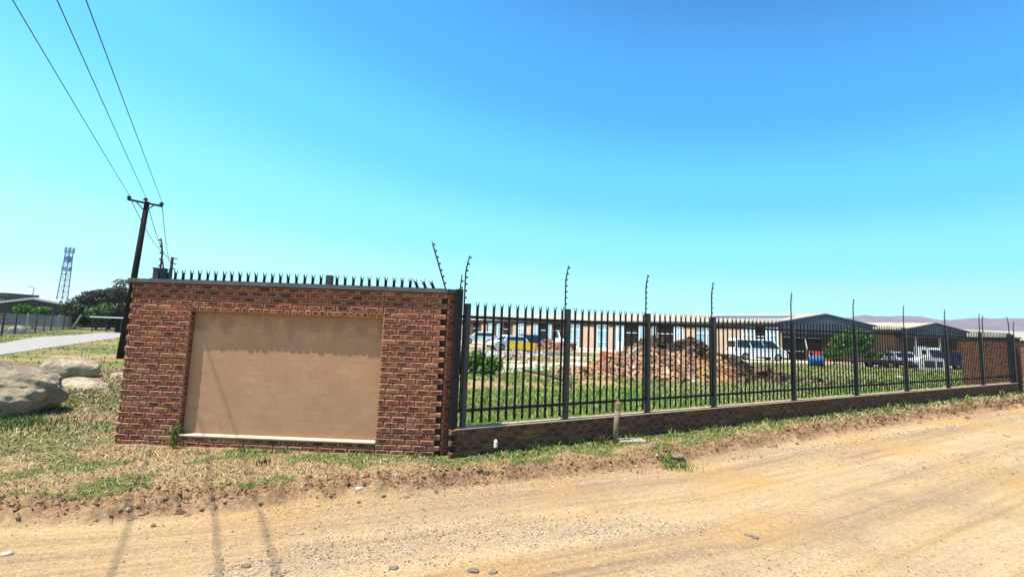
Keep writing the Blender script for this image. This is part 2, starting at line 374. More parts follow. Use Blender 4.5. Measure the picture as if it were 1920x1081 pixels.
# arc-length-like coordinate along the road
ex = np.linspace(-60, 120, 1801); ey = np.interp(ex, EX, EY); sl_ = np.concatenate([[0], np.cumsum(np.hypot(np.diff(ex), np.diff(ey)))])
slope = np.interp(X, [-10, 0, 4, 10, 20], [.22, .36, .52, .55, .5])
Sm = np.interp(X+slope*(Y-np.interp(X, EX, EY))*.75, ex, sl_)
V = np.stack([X, Y, Z], -1).reshape(-1, 3); A = np.stack([Sm, Dm, Gm], -1).reshape(-1, 3)
ny, nx = X.shape; ii = np.arange(ny*nx).reshape(ny, nx)
F = np.stack([ii[:-1, :-1], ii[:-1, 1:], ii[1:, 1:], ii[1:, :-1]], -1).reshape(-1, 4)
ctr = V[F].mean(1); dC = edge_d(ctr[:, 0], ctr[:, 1]); nfC = (ctr[:, 0]-FP[0])*NF[0]+(ctr[:, 1]-FP[1])*NF[1]
sfC = (ctr[:, 0]-FP[0])*DF[0]+(ctr[:, 1]-FP[1])*DF[1]
cls = np.where(dC < 0.03, 0, np.where((nfC < 0) & (ctr[:, 0] > -5.5), 2, 1)); cls[(ctr[:, 1] < -20) | (ctr[:, 1] > 300)] = 1
for k, nm in ((0, 'dirt_road'), (1, 'grass_verge'), (2, 'yard_ground')):
    f = F[cls == k]; u, inv = np.unique(f, return_inverse=True)
    o = arr_mesh(nm, V[u], inv.reshape(-1, 4), M['ground'], {'rc': A[u]}, smooth=True); tag(o, kind='structure')

# sheets lying a little above the ground
def strip(name, pts, mat, dz=.02, kind='structure'):
    P = [np.array(p[:2]) for p in pts]; V_ = [(p[0], p[1], float(base_z(p[0], p[1]))+dz) for p in P]
    b = MB(); n = len(P)//2
    F_ = [(i, i+1, len(P)-2-i, len(P)-1-i) for i in range(n-1)]
    b.add(V_, F_); o = b.build(name, mat); tag(o, kind=kind); return o
N = NT('tar', .9, .15); P_ = N.pos(); f = N.noise(P_, 1.2, 5); N.col(N.ramp(f, (.3, (.27, .245, .22)), (.7, (.34, .31, .28)))); M['tar'] = N.m
N = NT('pale_yard_sand', .95, .1); P_ = N.pos(); f = N.noise(P_, .8, 6, .7); N.col(N.ramp(f, (.3, (.42, .34, .24)), (.6, (.56, .50, .41)))); N.bump(N.noise(P_, 6, 4), .5, .05); M['sand'] = N.m
lower = [Gz(-260, 705)[:2], Gz(-90, 680)[:2], Gz(0, 665.5)[:2], Gz(97, 651)[:2], Gz(160, 642)[:2], Gz(223, 633)[:2], Gz(262, 627)[:2], Gz(300, 620)[:2]]
upper = [Gz(-260, 662)[:2], Gz(-90, 652)[:2], Gz(0, 644)[:2], Gz(65, 632)[:2], Gz(146, 627.5)[:2], Gz(223, 620)[:2], Gz(262, 616)[:2], Gz(300, 612.5)[:2]]
strip('tarred_road', lower+upper[::-1], M['tar'], .02)
strip('yard_driveway', [(-14, 20), (-2, 21.5), (4.5, 25), (9, 29), (14, 40), (24, 46), (30, 44), (30, 46.5), (24, 55), (8, 64), (2, 60), (-6, 34), (-14, 30), (-22, 26)][:14], M['sand'], .02) if False else None
strip('yard_driveway', [(-16, 19), (-1, 20.5), (5, 26), (12, 33), (24, 40), (42, 41), (46, 49), (24, 52), (4, 37), (-1, 30), (-6, 26), (-20, 24)], M['sand'], .02)
strip('yard_parking', [(-10, 44), (2, 39), (26, 41), (28, 47.5), (10, 66), (-10, 84)], M['sand'], .024) if False else None
strip('parking_apron', [(-14, 60), (4, 46), (24, 41.5), (28.5, 46), (8, 66), (-12, 86)], M['sand'], .045)

# ------------------------------------------------------------------ brickwork
def bricks(b, O, ud, nd, rows, depth=.11, jit=.004, bev=.0085):
    """rows: list of (u0,u1,z0,z1); O origin; ud along; nd outward normal"""
    O = np.array(O, float); ud = np.array(ud, float); nd = np.array(nd, float)
    for (u0, u1, z0, z1) in rows:
        L = u1-u0; Hh = z1-z0
        def P(u, z, n_): return O+ud*u+np.array([0, 0, 1.])*z+nd*n_
        dn = random.uniform(-.004, .003); bv = bev*random.uniform(.7, 1.5)
        j = lambda: random.uniform(-jit, jit)
        back = [P(u0, z0, -depth), P(u1, z0, -depth), P(u1, z1, -depth), P(u0, z1, -depth)]
        mu = [(u0+j(), z0+j()), (u1+j(), z0+j()), (u1+j(), z1+j()), (u0+j(), z1+j())]
        mid = [P(a, c_, dn-bv) for a, c_ in mu]
        ins = [(bv, bv), (-bv, bv), (-bv, -bv), (bv, -bv)]
        fr = [P(a+i[0]*random.uniform(.7, 1.6), c_+i[1]*random.uniform(.7, 1.4), dn) for (a, c_), i in zip(mu, ins)]
        cen = P((u0+u1)/2, (z0+z1)/2, dn+random.uniform(0, .003))
        V_ = back+mid+fr+[cen]; r_ = [random.random(), random.random(), random.random()]
        uv = [(0, 0, 0)]*8+[(.004, .004, 0)]*4+[(L/2, Hh/2, 0)]
        b.add(V_, [(0, 1, 5, 4), (1, 2, 6, 5), (2, 3, 7, 6), (3, 0, 4, 7), (4, 5, 9, 8), (5, 6, 10, 9), (6, 7, 11, 10), (7, 4, 8, 11), (8, 9, 12), (9, 10, 12), (10, 11, 12), (11, 8, 12), (3, 2, 1, 0)],
              rnd=np.tile(r_, (13, 1)), buv=np.array(uv))
def courses(u0, u1, z0, z1, CH=.085, BP=.234, J=.0115, tooth=(0, 0), phase=0):
    out = []; n = int(round((z1-z0)/CH)); ch = (z1-z0)/n
    for i in range(n):
        a = u0+(tooth[0] if (i+phase) % 2 else 0); e = u1-(tooth[1] if (i+phase) % 2 == 0 else 0)
        off = ((i+phase) % 2)*BP/2
        k = math.floor((a-u0-off)/BP); u = u0+off+k*BP
        while u < e-.01:
            s_, t_ = max(u, a), min(u+BP, e)
            if t_-s_ > .05: out.append((s_+J/2, t_-J/2, z0+i*ch+J/2, z0+(i+1)*ch-J/2))
            u += BP
    return out
# ------------------------------------------------------------------ corner sign wall
WA = -.012466; WU = np.array([math.cos(WA), math.sin(WA), 0]); WN = np.array([WU[1], -WU[0], 0]); WO = np.array([-6.186, 7.276, 0]); WL = 5.1513; WH = 2.55
wall = empty('corner_wall', WO, WA); tag(wall, 'dark red brick corner wall with a blank plastered recessed panel and spikes along its coping', 'wall')
def MW(): return MB()
b = MB(); ZB = -.10
U = (1, 0, 0); Nn = (0, -1, 0)
c0 = (2.55-ZB)/31
rows = courses(0, 1.015, ZB, WH, tooth=(.06, 0))
rows += courses(4.13, WL, ZB, WH, tooth=(0, .06), phase=1)
rows += [r_ for r_ in courses(1.015, 4.13, ZB, .155)]
zt0 = 2.115
rows += courses(1.015, 4.13, 2.20, WH)
n = 27; hp = (4.13-1.015)/n
rows += [(1.015+i*hp+.005, 1.015+(i+1)*hp-.005, 2.118, 2.194) for i in range(n)]
rows = [r_ for r_ in rows]
bricks(b, (0, 0, 0), U, Nn, rows, depth=.095)
b.build('brick_facing', M['brick'], wall)
# mortar behind the facing, recess back kept free
b = MB()
RD = .11
b.box(.04, 1.006, .019, .30, ZB, WH-.004); b.box(4.139, WL-.085, .019, .30, ZB, WH-.004); b.box(.02, 1.004, .075, .29, ZB, WH-.006); b.box(4.141, WL+.012, .075, .29, ZB, WH-.006)
b.box(1.006, 4.139, .017, .106, ZB, .15); b.box(1.006, 4.139, .017, .106, 2.122, WH-.004)
b.box(1.006, 4.139, RD+.006, .30, ZB, WH-.004)
b.build('wall_core', M['mortar'], wall)
# jamb and return bricks
b = MB()
bricks(b, (1.015, 0, 0), (0, 1, 0), (1, 0, 0), [(0.012, .106, z0, z1) for (u0, u1, z0, z1) in courses(0, .1, .155, 2.115) if u0 < .02], depth=.02)
bricks(b, (4.13, .11, 0), (0, -1, 0), (-1, 0, 0), [(0.0, .098, z0, z1) for (u0, u1, z0, z1) in courses(0, .1, .155, 2.115) if u0 < .02], depth=.02)
bricks(b, (0.012, .30, 0), (0, -1, 0), (-1, 0, 0), courses(0, .285, ZB, WH-.004, phase=1), depth=.02)
b.build('return_bricks', M['brick'], wall)
b = MB(); ar = AF-WA; rd_ = (math.cos(ar), math.sin(ar), 0); rn_ = (math.sin(ar), -math.cos(ar), 0)
bricks(b, (WL+.005, .03, 0), rd_, rn_, courses(0, .20, ZB, WH-.004, phase=1), depth=.06, jit=.0015); b.build('return_bricks', M['brick'], wall)
b = MB(); b.box(0, .19, .012, .25, ZB, WH-.006, M=rotz(ar, (WL+.005, .03, 0))); b.build('wall_core', M['mortar'], wall)
b = MB(); b.box(0, .24, -.03, .25, WH+.002, WH+.07, M=rotz(ar, (WL-.01, .0, 0))); b.build('coping', M['coping'], wall)
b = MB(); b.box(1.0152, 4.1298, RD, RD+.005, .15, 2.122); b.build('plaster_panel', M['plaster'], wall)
b = MB(); b.prism([(0, 0), (0.12, 0), (0.12, .026), (0, .014)], 1.016, 4.129)
o = b.build('sill', M['sill'], wall); o.data.transform(Matrix(((0, 1, 0, 0), (1, 0, 0, -.012), (0, 0, 1, .155), (0, 0, 0, 1)))) ; o.data.flip_normals()
b = MB(); b.box(-.05, WL+.01, -.045, .34, WH, WH+.025); b.box(-.045, WL+.005, -.04, .335, WH+.025, WH+.062)
b.build('coping', M['coping'], wall, bevel=.006)
b = MB(); b.box(.2, WL-.05, .10, .13, WH+.0625, WH+.085); b.build('spike_rail', M['black'], wall)
def pale_mesh(L, prong=.10):
    b = MB(); w_ = .0225
    # folded W section stem: three ribs
    xsn = [(-w_, 0), (-w_*.45, -.011), (0, 0), (w_*.45, -.011), (w_, 0)]
    def ring(z, k=1, off=0): return [(x*k+off, y, z) for x, y in xsn]+[(x*k+off, y+.006, z) for x, y in xsn]
    V_ = ring(0)+ring(L-prong, 1); n_ = 5; F_ = []
    for i in range(4): F_ += [(i, i+1, 10+i+1, 10+i), (5+i+1, 5+i, 15+i, 15+i+1)]
    F_ += [(0, 10, 15, 5), (4, 9, 19, 14)]
    for i in range(4): F_.append((i, 5+i, 6+i, i+1))
    b.add(V_, F_)
    for tx, x0, x1, ty in ((-.031, -w_, -.004, .0), (.031, .004, w_, .0), (0, -.012, .012, -.03)):
        z0 = L-prong-.004; zz = L if tx else L-.02
        mid_ = ((x0+x1)/2+tx)/2
        b.add([(x0, -.002, z0), (x1, -.002, z0), (x1, .006, z0), (x0, .006, z0), (tx-.0012, ty, zz), (tx+.0012, ty, zz), (tx+.0012, ty+.004, zz), (tx-.0012, ty+.004, zz)],
              [(0, 1, 5, 4), (1, 2, 6, 5), (2, 3, 7, 6), (3, 0, 4, 7), (4, 5, 6, 7), (3, 2, 1, 0)])
    return b
sp = pale_mesh(.19, .085).build('spike', M['black'], wall)
us = [.36+i*.134 for i in range(35)]
for i, u in enumerate(us):
    s_ = sp if i == 0 else sp.copy()
    if i: COL.objects.link(s_)
    s_.parent = wall; s_.location = (u, .094, WH+.060); s_.rotation_euler = (random.uniform(-.04, .04), random.uniform(-.05, .05), random.uniform(-.08, .08))
    if u > 4.55: s_.rotation_euler = (0, -.35-.25*(u-4.5), 0); s_.scale = (1, 1, 1-.15*(u-4.5))
b = MB(); b.box(3.13, 3.225, .06, .16, WH+.062, WH+.235); b.build('control_box', M['darksteel'], wall, bevel=.006)

def post_tube(h0, h1, lean, name='electric_post', parent=None, ins0=None, mat='black', step=.111, r=.012, side=1):
    """round upright with a cranked tip; insulator sub-parts"""
    b = MB(); pts = []
    hb = h1-.28
    pts = [(0, 0, h0), (0, 0, hb), (lean*.35, 0, hb+.12), (lean, 0, h1)]
    b.tube(pts, [r, r, r*.95, r*.85], 8); o = b.build(name, M[mat], parent, smooth=True)
    z = ins0 if ins0 is not None else h0+.1
    while z < h1-.01:
        x = np.interp(z, [h0, hb, hb+.12, h1], [0, 0, lean*.35, lean])
        q = MB(); q.tube([(x, 0, z), (x+side*.022, 0, z), (x+side*.04, 0, z)], [.012, .014, .010], 6)
        q.tube([(x+side*.022, 0, z-.013), (x+side*.022, 0, z+.013)], .017, 6); q.build('insulator', M['insul'], o)
        z += step
    return o
# leaning electric bracket at the wall's right end
o = post_tube(0, .84, -.0, parent=wall, ins0=.12); o.location = (WL-.035, .05, WH+.05); o.rotation_euler = (0, -.33, 0)

# ------------------------------------------------------------------ right palisade fence
fence = empty('palisade_fence', (FP[0], FP[1], 0), AF); tag(fence, 'long black spiked palisade fence on a low dark brick plinth beside the dirt road', 'fence')
SL = .01152; ZP = .4251
Ltot = 3*PW1+6*PW2
post_s = [min(i, 3)*PW1+max(0, i-3)*PW2 for i in range(10)]
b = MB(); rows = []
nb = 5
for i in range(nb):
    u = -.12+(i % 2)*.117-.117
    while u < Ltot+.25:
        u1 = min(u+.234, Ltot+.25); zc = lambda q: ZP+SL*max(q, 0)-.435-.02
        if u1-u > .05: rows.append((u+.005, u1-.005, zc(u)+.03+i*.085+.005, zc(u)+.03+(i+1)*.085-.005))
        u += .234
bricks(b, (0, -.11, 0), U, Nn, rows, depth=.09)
b.build('plinth_bricks', brick_mat('shaded_clinker_brick', [(.20, .065, .045), (.24, .085, .055), (.15, .05, .04), (.27, .12, .065), (.32, .18, .09)], (.30, .16, .10)), fence)  # darker copy of the clinker brick; the plinth's shade is in its colours
b = MB()
V_ = []
for (u, zt_) in ((-.16, ZP), (Ltot+.24, ZP+SL*Ltot)):
    for y_ in (-.10, .11):
        for z_ in (zt_-.62, zt_-.006): V_.append((u, y_, z_))
b.add(V_, [(0, 1, 3, 2), (4, 6, 7, 5), (0, 4, 5, 1), (2, 3, 7, 6), (0, 2, 6, 4), (1, 5, 7, 3)]); b.build('plinth_core', M['mortar'], fence)
b = MB(); V_ = []
for (u, zt_) in ((-.16, ZP), (Ltot+.24, ZP+SL*Ltot)):
    for y_ in (-.118, .12):
        for z_ in (zt_-.005, zt_+.005): V_.append((u, y_, z_))
b.add(V_, [(0, 1, 3, 2), (4, 6, 7, 5), (0, 4, 5, 1), (2, 3, 7, 6), (0, 2, 6, 4), (1, 5, 7, 3)]); b.build('plinth_cap', simple('plinth_mortar_cap', (.40, .28, .19), .9, .1, var=.2, scale=5), fence)
# posts
b = MB(); b.box(-.038, .038, -.05, .05, -.1, 1.97); b.box(-.043, .043, -.055, .055, 1.97, 1.978); b.box(-.09, .09, -.045, .045, .0, .01)
pmesh = None
for i, s_ in enumerate(post_s):
    if i == 0: po = b.build('fence_post', M['grey_post'], fence, bevel=.005)
    else: po = po0.copy(); COL.objects.link(po); po.parent = fence
    if i == 0: po0 = po
    po.location = (s_, 0, ZP+SL*s_)
b = MB(); b.box(-.05, .05, -.05, .05, -.52, 2.2); o = b.build('corner_post', M['black'], fence, bevel=.005); o.location = (-.17, -.03, ZP)
b = MB(); b.box(-.09, .09, -.09, .09, -.46, 1.95); b.box(.11, .17, -.07, .07, -.46, 1.9); o = b.build('end_post', M['black'], fence, bevel=.006); o.location = (Ltot+.16, 0, ZP+SL*Ltot)
# electric uprights
HE = [2.76, 2.78, 2.77, 2.75, 2.72, 2.72, 2.68, 2.69, 2.67, 2.65]
for i, s_ in enumerate(post_s):
    ez = post_tube(.25, HE[i], .055 if i < 9 else -.12, parent=fence, ins0=.35 if i > 4 else 1.85, mat='black', r=.013)
    ez.location = (s_-.075, -.02, ZP+SL*s_)
ez = post_tube(1.0, 2.45, .02, parent=fence, ins0=1.9); ez.location = (-.30+.17, .05, ZP)
# rails and pales
for i in range(9):
    s0, s1 = post_s[i], post_s[i+1]
    for h_, t_ in ((1.761, .024), (.27, .022)):
        b = MB(); V_ = []
        for u in (s0+.045, s1-.045):
            for y_ in (-.025, .02):
                for z_ in (h_-t_, h_+t_): V_.append((u, y_, ZP+SL*u+z_))
        b.add(V_, [(0, 1, 3, 2), (4, 6, 7, 5), (0, 4, 5, 1), (2, 3, 7, 6), (0, 2, 6, 4), (1, 5, 7, 3)]); b.build('rail', M['black'], fence)
b = MB(); V_ = []
for h_ in (1.761, .27):
    b.box(-.14, -.045, -.025, .02, ZP+h_-.022, ZP+h_+.022)
b.build('rail', M['black'], fence)
pm = pale_mesh(1.945, .10); pl0 = None; cnt = 0; rest = MB(); pv = np.concatenate(pm.v); pf = pm.f
for i in range(9):
    s0, s1 = post_s[i], post_s[i+1]; n_ = 12 if i < 3 else 19
    gap = (s1-s0)/(n_+1)
    for k in range(n_):
        u = s0+(k+1)*gap; loc = (u+random.uniform(-.004, .004), -.036, ZP+SL*u+.07+random.uniform(-.006, .006)); rz_ = random.uniform(-.05, .05); ry = random.uniform(-.006, .006)
        if random.random() < .08: ry *= 3
        if cnt < 100:
            if pl0 is None: o = pl0 = pm.build('pale', M['black'], fence)
            else: o = pl0.copy(); COL.objects.link(o); o.parent = fence
            o.location = loc; o.rotation_euler = (0, ry, rz_)
        else:
            R_ = rotz(rz_)[0]; rest.add(pv@R_.T+np.array(loc), pf)
        cnt += 1
o = rest.build('pales', M['black'], fence); o['kind'] = 'stuff'

# ------------------------------------------------------------------ left palisade fence receding behind the wall
AL = math.atan2(.79, -.60)
lf = empty('palisade_fence', (-6.02, 7.62, 0), AL); tag(lf, 'black palisade fence receding behind the left end of the brick corner wall', 'fence')
b = MB()
po = None; pl = None
for i in range(6):
    if po is None:
        b = MB(); b.box(-.045, .045, -.05, .05, 0, 2.62); po = q = b.build('fence_post', M['grey_post'], lf, bevel=.004)
    else: q = po.copy(); COL.objects.link(q); q.parent = lf
    q.location = (i*2.95, 0, 0)
    e = post_tube(1.2, [3.36, 3.32, 3.32, 3.3, 3.3, 3.3][i], -.05, parent=lf, ins0=2.55, side=-1, r=.014)
    e.location = (i*2.95+.07, .0, 0); e.rotation_euler = (0, 0, -AL)
    if i < 5:
        for h_ in (.6, 2.4): b = MB(); b.box(i*2.95+.045, (i+1)*2.95-.045, -.02, .02, h_-.02, h_+.02); b.build('rail', M['black'], lf)
pm2 = pale_mesh(2.3, .1)
for i in range(5):
    for k in range(18):
        if pl is None: pl = q = pm2.build('pale', M['black'], lf)
        else: q = pl.copy(); COL.objects.link(q); q.parent = lf
        q.location = (i*2.95+.155*(k+1), -.035, .42)
b = MB(); b.box(-.1, 14.9, -.11, .11, -.1, .38); b.build('plinth', M['mortar'], lf)
b = MB(); b.box(0, .16, -.12, -.0, 2.45, 2.80); b.box(-.01, .17, -.13, .01, 2.80, 2.82); o = b.build('energizer_box', M['darksteel'], lf, bevel=.005); o.location = (-.06, .02, 0); o.rotation_euler = (0, 0, -AL)

# ------------------------------------------------------------------ end brick walls on the right
def brick_wall(p0, p1, z0, h_, label, group=None, cap=True):
    p0 = np.array(p0, float); p1 = np.array(p1, float); L = np.linalg.norm(p1-p0); a = math.atan2(p1[1]-p0[1], p1[0]-p0[0])
    t_ = empty('brick_wall', (p0[0], p0[1], z0), a); tag(t_, label, 'wall', group)
    b = MB(); bricks(b, (0, 0, 0), U, Nn, courses(0, L, -.1, h_), depth=.09); b.build('brick_facing', M['brick'], t_)
    b = MB(); b.box(0, L, .012, .22, -.1, h_-.004); b.build('wall_core', M['mortar'], t_)
    if cap: b = MB(); b.box(-.03, L+.03, -.04, .26, h_, h_+.06); b.build('coping', M['coping'], t_)
    return t_, L
e0 = FP+DF*(Ltot+.45)
p_a = Gz(1806, 724)[:2]
t_, L = brick_wall(p_a, e0, .24, 2.25, 'sunlit red brick wall running back from the far end of the palisade fence')
for i in range(2):
    e = post_tube(0, 1.0, .05, parent=t_, ins0=.1, r=.016); e.location = (1.2+i*2.4, .1, 2.25)
w2a = Gz(1893, 711)[:2]; w2b = w2a+(np.array(Gz(2080, 722)[:2])-w2a)*1.3
t_, L = brick_wall(w2a, w2b, .24, 2.15, 'red brick boundary wall beyond the far right end of the fence')
sp2 = None
for i in range(int(L/.3)):
    if i >= 60: break
    if sp2 is None: sp2 = q = pale_mesh(.28, .1).build('spike', M['black'], t_)
    else: q = sp2.copy(); COL.objects.link(q); q.parent = t_
    q.location = (.1+i*.3, .1, 2.2)
for i in range(3):
    e = post_tube(0, 1.35, -.35 if i == 2 else .06, parent=t_, ins0=.2, r=.02); e.location = (.35+i*.75, .1, 2.2)

# ------------------------------------------------------------------ poles, wires, tower, lamp
pb = Gz(225, 672); YP = pb[1]; ptop = atY(276, 378, YP)
pole = empty('utility_pole', (pb[0], pb[1], 0)); tag(pole, 'dark leaning wooden power pole standing behind the left end of the corner wall', 'utility pole')
top = np.array([ptop[0]-pb[0], 0, ptop[2]])
b = MB(); b.tube([(0, 0, -.2), tuple(top*.5), tuple(top)], [.165, .135, .11], 12); b.build('shaft', M['wood_pole'], pole, smooth=True)
WD = np.array([.553, -.833, 0]); CA = np.array([.833, .553, 0])   # wire run, crossarm direction
CA = np.array([.98, .2, 0]); CA /= np.linalg.norm(CA)
a0 = atY(249, 377, YP)-[pb[0], pb[1], 0]; a1 = atY(303, 386, YP)-[pb[0], pb[1], 0]
a0[1] = -.12-.18; a1[1] = -.12+.18
b = MB(); b.tube([a0, a1], .055, 6); b.build('crossarm', M['wood_pole'], pole)
b = MB(); am = (a0+a1)/2
for s_ in (.22, .78):
    pA = a0+(a1-a0)*s_; b.tube([pA, (am[0], -.1, am[2]-.42)], .025, 6)
b.build('brace', M['darksteel'], pole)
tips = []
for s_ in (.03, .5, .97):
    p_ = a0+(a1-a0)*s_; b = MB(); zt_ = p_[2]+(.06 if s_ != .5 else .12)
    b.tube([(p_[0], p_[1], p_[2]), (p_[0], p_[1], zt_+.02)], .02, 6)
    b.tube([(p_[0], p_[1], zt_), (p_[0], p_[1], zt_+.03), (p_[0], p_[1], zt_+.06), (p_[0], p_[1], zt_+.10), (p_[0], p_[1], zt_+.15)], [.05, .13, .06, .09, .03], 10)
    b.build('insulator', M['insul'], pole, smooth=False); tips.append(np.array([p_[0]+pb[0], p_[1]+pb[1], zt_+.15]))
# second structure further back: twin pole with short arms
q0 = atY(319, 525, 44); q1 = atY(323.5, 482, 44)
p2 = empty('utility_pole', (q0[0], 44, 0)); tag(p2, 'distant twin-legged power pole with short crossbars behind the spiked wall coping', 'utility pole')
b = MB(); b.tube([(0, 0, 0), (q1[0]-q0[0], 0, q1[2])], [.17, .12], 8); b.build('shaft', M['wood_pole'], p2, smooth=True)
b = MB(); b.tube([(1.1, 0, 0), (1.15, 0, 6.6)], [.07, .05], 8); b.build('shaft', M['wood_pole'], p2, smooth=True)
tipz = q1[2]; tx_ = q1[0]-q0[0]
for k in range(3):
    b = MB(); b.tube([(tx_-.05-.05*k, 0, tipz-.08-k*.52), (tx_+.42-.05*k, .1, tipz-.13-k*.52)], .05, 6); b.build('crossarm', M['wood_pole'], p2)
b = MB(); b.tube([(-.6, 0, 6.05), (1.3, 0, 5.95)], .05, 6); b.tube([(-.5, 0, 5.7), (1.3, 0, 5.6)], .04, 6); b.build('crossarm', M['wood_pole'], p2)
ends = [atZ(20, 0, 7.8), atZ(105, 0, 7.8), atZ(163, 0, 7.8)]
names = ['left', 'middle', 'right']
for i in range(3):
    A_ = tips[i]; B_ = ends[i]; C_ = A_+(B_-A_)*1.9; C_[2] = 7.7
    P = []
    for k in range(33):
        t_ = k/32; q = A_+(C_-A_)*t_; q[2] -= .2*4*t_*(1-t_)*.25; P.append(q)
    b = MB(); b.tube(P, .011, 6); o = b.build('power_line', M['wire'])
    tag(o, ['leftmost overhead power line running from the wooden pole to the top left of the sky', 'middle of three overhead power lines running up to the top edge', 'rightmost overhead power line rising from the pole crossarm to the top edge'][i], 'power line', 'overhead lines near the pole')
    D_ = np.array([q0[0]+tx_+.1, 44, tipz-.1-.4*i]); P = []
    for k in range(25):
        t_ = k/24; q = A_+(D_-A_)*t_; q[2] -= .75*4*t_*(1-t_); P.append(q)
    b = MB(); b.tube(P, .016, 5); o = b.build('power_line', M['wire'])
    tag(o, ['sagging power line from the left insulator back to the far pole', 'sagging power line from the middle insulator back to the far pole', 'sagging power line from the right insulator back to the far pole'][i], 'power line', 'sagging lines to the far pole')
# telecom lattice tower
YT = 190; tb = atY(115, 566, YT); tt = atY(130.5, 470, YT)
tw = empty('lattice_tower', (tb[0], YT, 0)); tag(tw, 'blue grey steel lattice phone mast with antennas above the far roofs', 'tower')
lx = tt[0]-tb[0]; Ht = tt[2]
def leg(sx_, sy_, t_):
    hw = 1.35*(1-t_)+.8*t_; return np.array([lx*t_+sx_*hw, sy_*hw, Ht*t_])
for sx_, sy_ in ((-1, -1), (1, -1), (1, 1), (-1, 1)):
    b = MB(); b.tube([leg(sx_, sy_, 0), leg(sx_, sy_, .5), leg(sx_, sy_, 1)], .18, 6); b.build('leg', M['lattice'], tw)
b = MB(); NB = 12; cs = [(-1, -1), (1, -1), (1, 1), (-1, 1)]
for k in range(NB):
    t0, t1 = k/NB, (k+1)/NB
    for j in range(4):
        a_, c_ = cs[j], cs[(j+1) % 4]; b.tube([leg(*a_, t0), leg(*c_, t0)], .10, 5)
        b.tube([leg(*(a_ if k % 2 else c_), t0), leg(*(c_ if k % 2 else a_), t1)], .07, 5)
b.build('bracing', M['lattice'], tw)
for zt_, r_, nn, hh in ((Ht+.2, 1.4, 6, 2.3), (Ht-3.6, 1.1, 4, 2.2), (Ht-7.8, 1.4, 5, 1.6)):
    tz = lx*min(1, zt_/Ht)
    for k in range(nn):
        a_ = k*2*math.pi/nn+.4; b = MB(); x_, y_ = tz+r_*math.cos(a_), r_*math.sin(a_)
        b.box(x_-.28, x_+.28, y_-.16, y_+.16, zt_-hh/2, zt_+hh/2); b.build('antenna', M['lattice'], tw)
    b = MB(); b.tube([(tz+r_*math.cos(a)*1., r_*math.sin(a), zt_-.6) for a in np.linspace(0, 2*math.pi, 13)], .12, 5, cap=False); b.build('platform_ring', M['lattice'], tw)
# street lamp
lp = atY(58.5, 560, 110); lt = atY(64, 539, 110)
sl2 = empty('street_lamp', (lp[0], 110, 0)); tag(sl2, 'thin street lamp rising behind the dark roof apex at left', 'street lamp')
b = MB(); b.tube([(0, 0, 0), (lt[0]-lp[0], 0, lt[2])], [.12, .08], 6); b.tube([(lt[0]-lp[0], 0, lt[2]), (lt[0]-lp[0]-.7, 0, lt[2]+.15)], .06, 5); b.build('column', M['lattice'], sl2)
b = MB(); b.box(lt[0]-lp[0]-1.5, lt[0]-lp[0]-.6, -.15, .15, lt[2]+.1, lt[2]+.28); b.build('lamp_head', M['silver'], sl2)

# ------------------------------------------------------------------ buildings
def corrug(name, c, scale, axis_=0, rough=.55, var=.08, streak=.2):
    N = NT(name, rough, .3, .0); v = N.obj(); s3 = N.sep(v)
    wv = N.math('SINE', N.math('MULTIPLY', s3[axis_], scale)); n_ = N.noise(v, .6, 5, .6)
    sc_ = [1.5, 1.5, .15]; st2 = N.noise(N.mapv(v, tuple(sc_)), 1, 5, .7)
    c1 = N.ramp(n_, (.3, tuple(x*(1-var) for x in c)), (.7, tuple(min(1, x*(1+var)) for x in c)))
    c1 = N.mix(N.ramp(st2, (.45, 0), (.8, streak)), c1, tuple(x*.5 for x in c))
    N.col(c1); N.bump(wv, .5, .04); return N.m
M['roof_cream'] = corrug('cream_roof', (.38, .335, .255), 20, 0)
M['gable_blue'] = corrug('blue_grey_cladding', (.075, .095, .13), 18, 0)
M['roof_far'] = corrug('far_white_roof', (.45, .45, .48), 10, 0)
M['wall_darkred'] = corrug('dark_red_wall', (.05, .022, .022), 6, 0)
def far_brick(name, c1, c2, mort):
    N = NT(name, .9, .1); v = N.obj(); bt = N.n('TexBrick'); N.l(N.mapv(v, (1, 1, 1), (math.radians(90), 0, 0)), bt.inputs['Vector'])
    bt.inputs['Scale'].default_value = 1; bt.inputs['Brick Width'].default_value = .24; bt.inputs['Row Height'].default_value = .086; bt.inputs['Mortar Size'].default_value = .012
    bt.inputs['Color1'].default_value = (*c1, 1); bt.inputs['Color2'].default_value = (*c2, 1); bt.inputs['Mortar'].default_value = (*mort, 1)
    n_ = N.noise(v, .9, 5); N.col(N.mix(1, bt.outputs[0], N.ramp(n_, (.3, .75), (.7, 1.)), 'MULTIPLY')); return N.m
M['brick_far'] = far_brick('tan_face_brick', (.72, .47, .32), (.62, .36, .23), (.6, .5, .4))
M['brick_dark'] = far_brick('dark_face_brick', (.16, .075, .05), (.11, .055, .04), (.14, .10, .08))

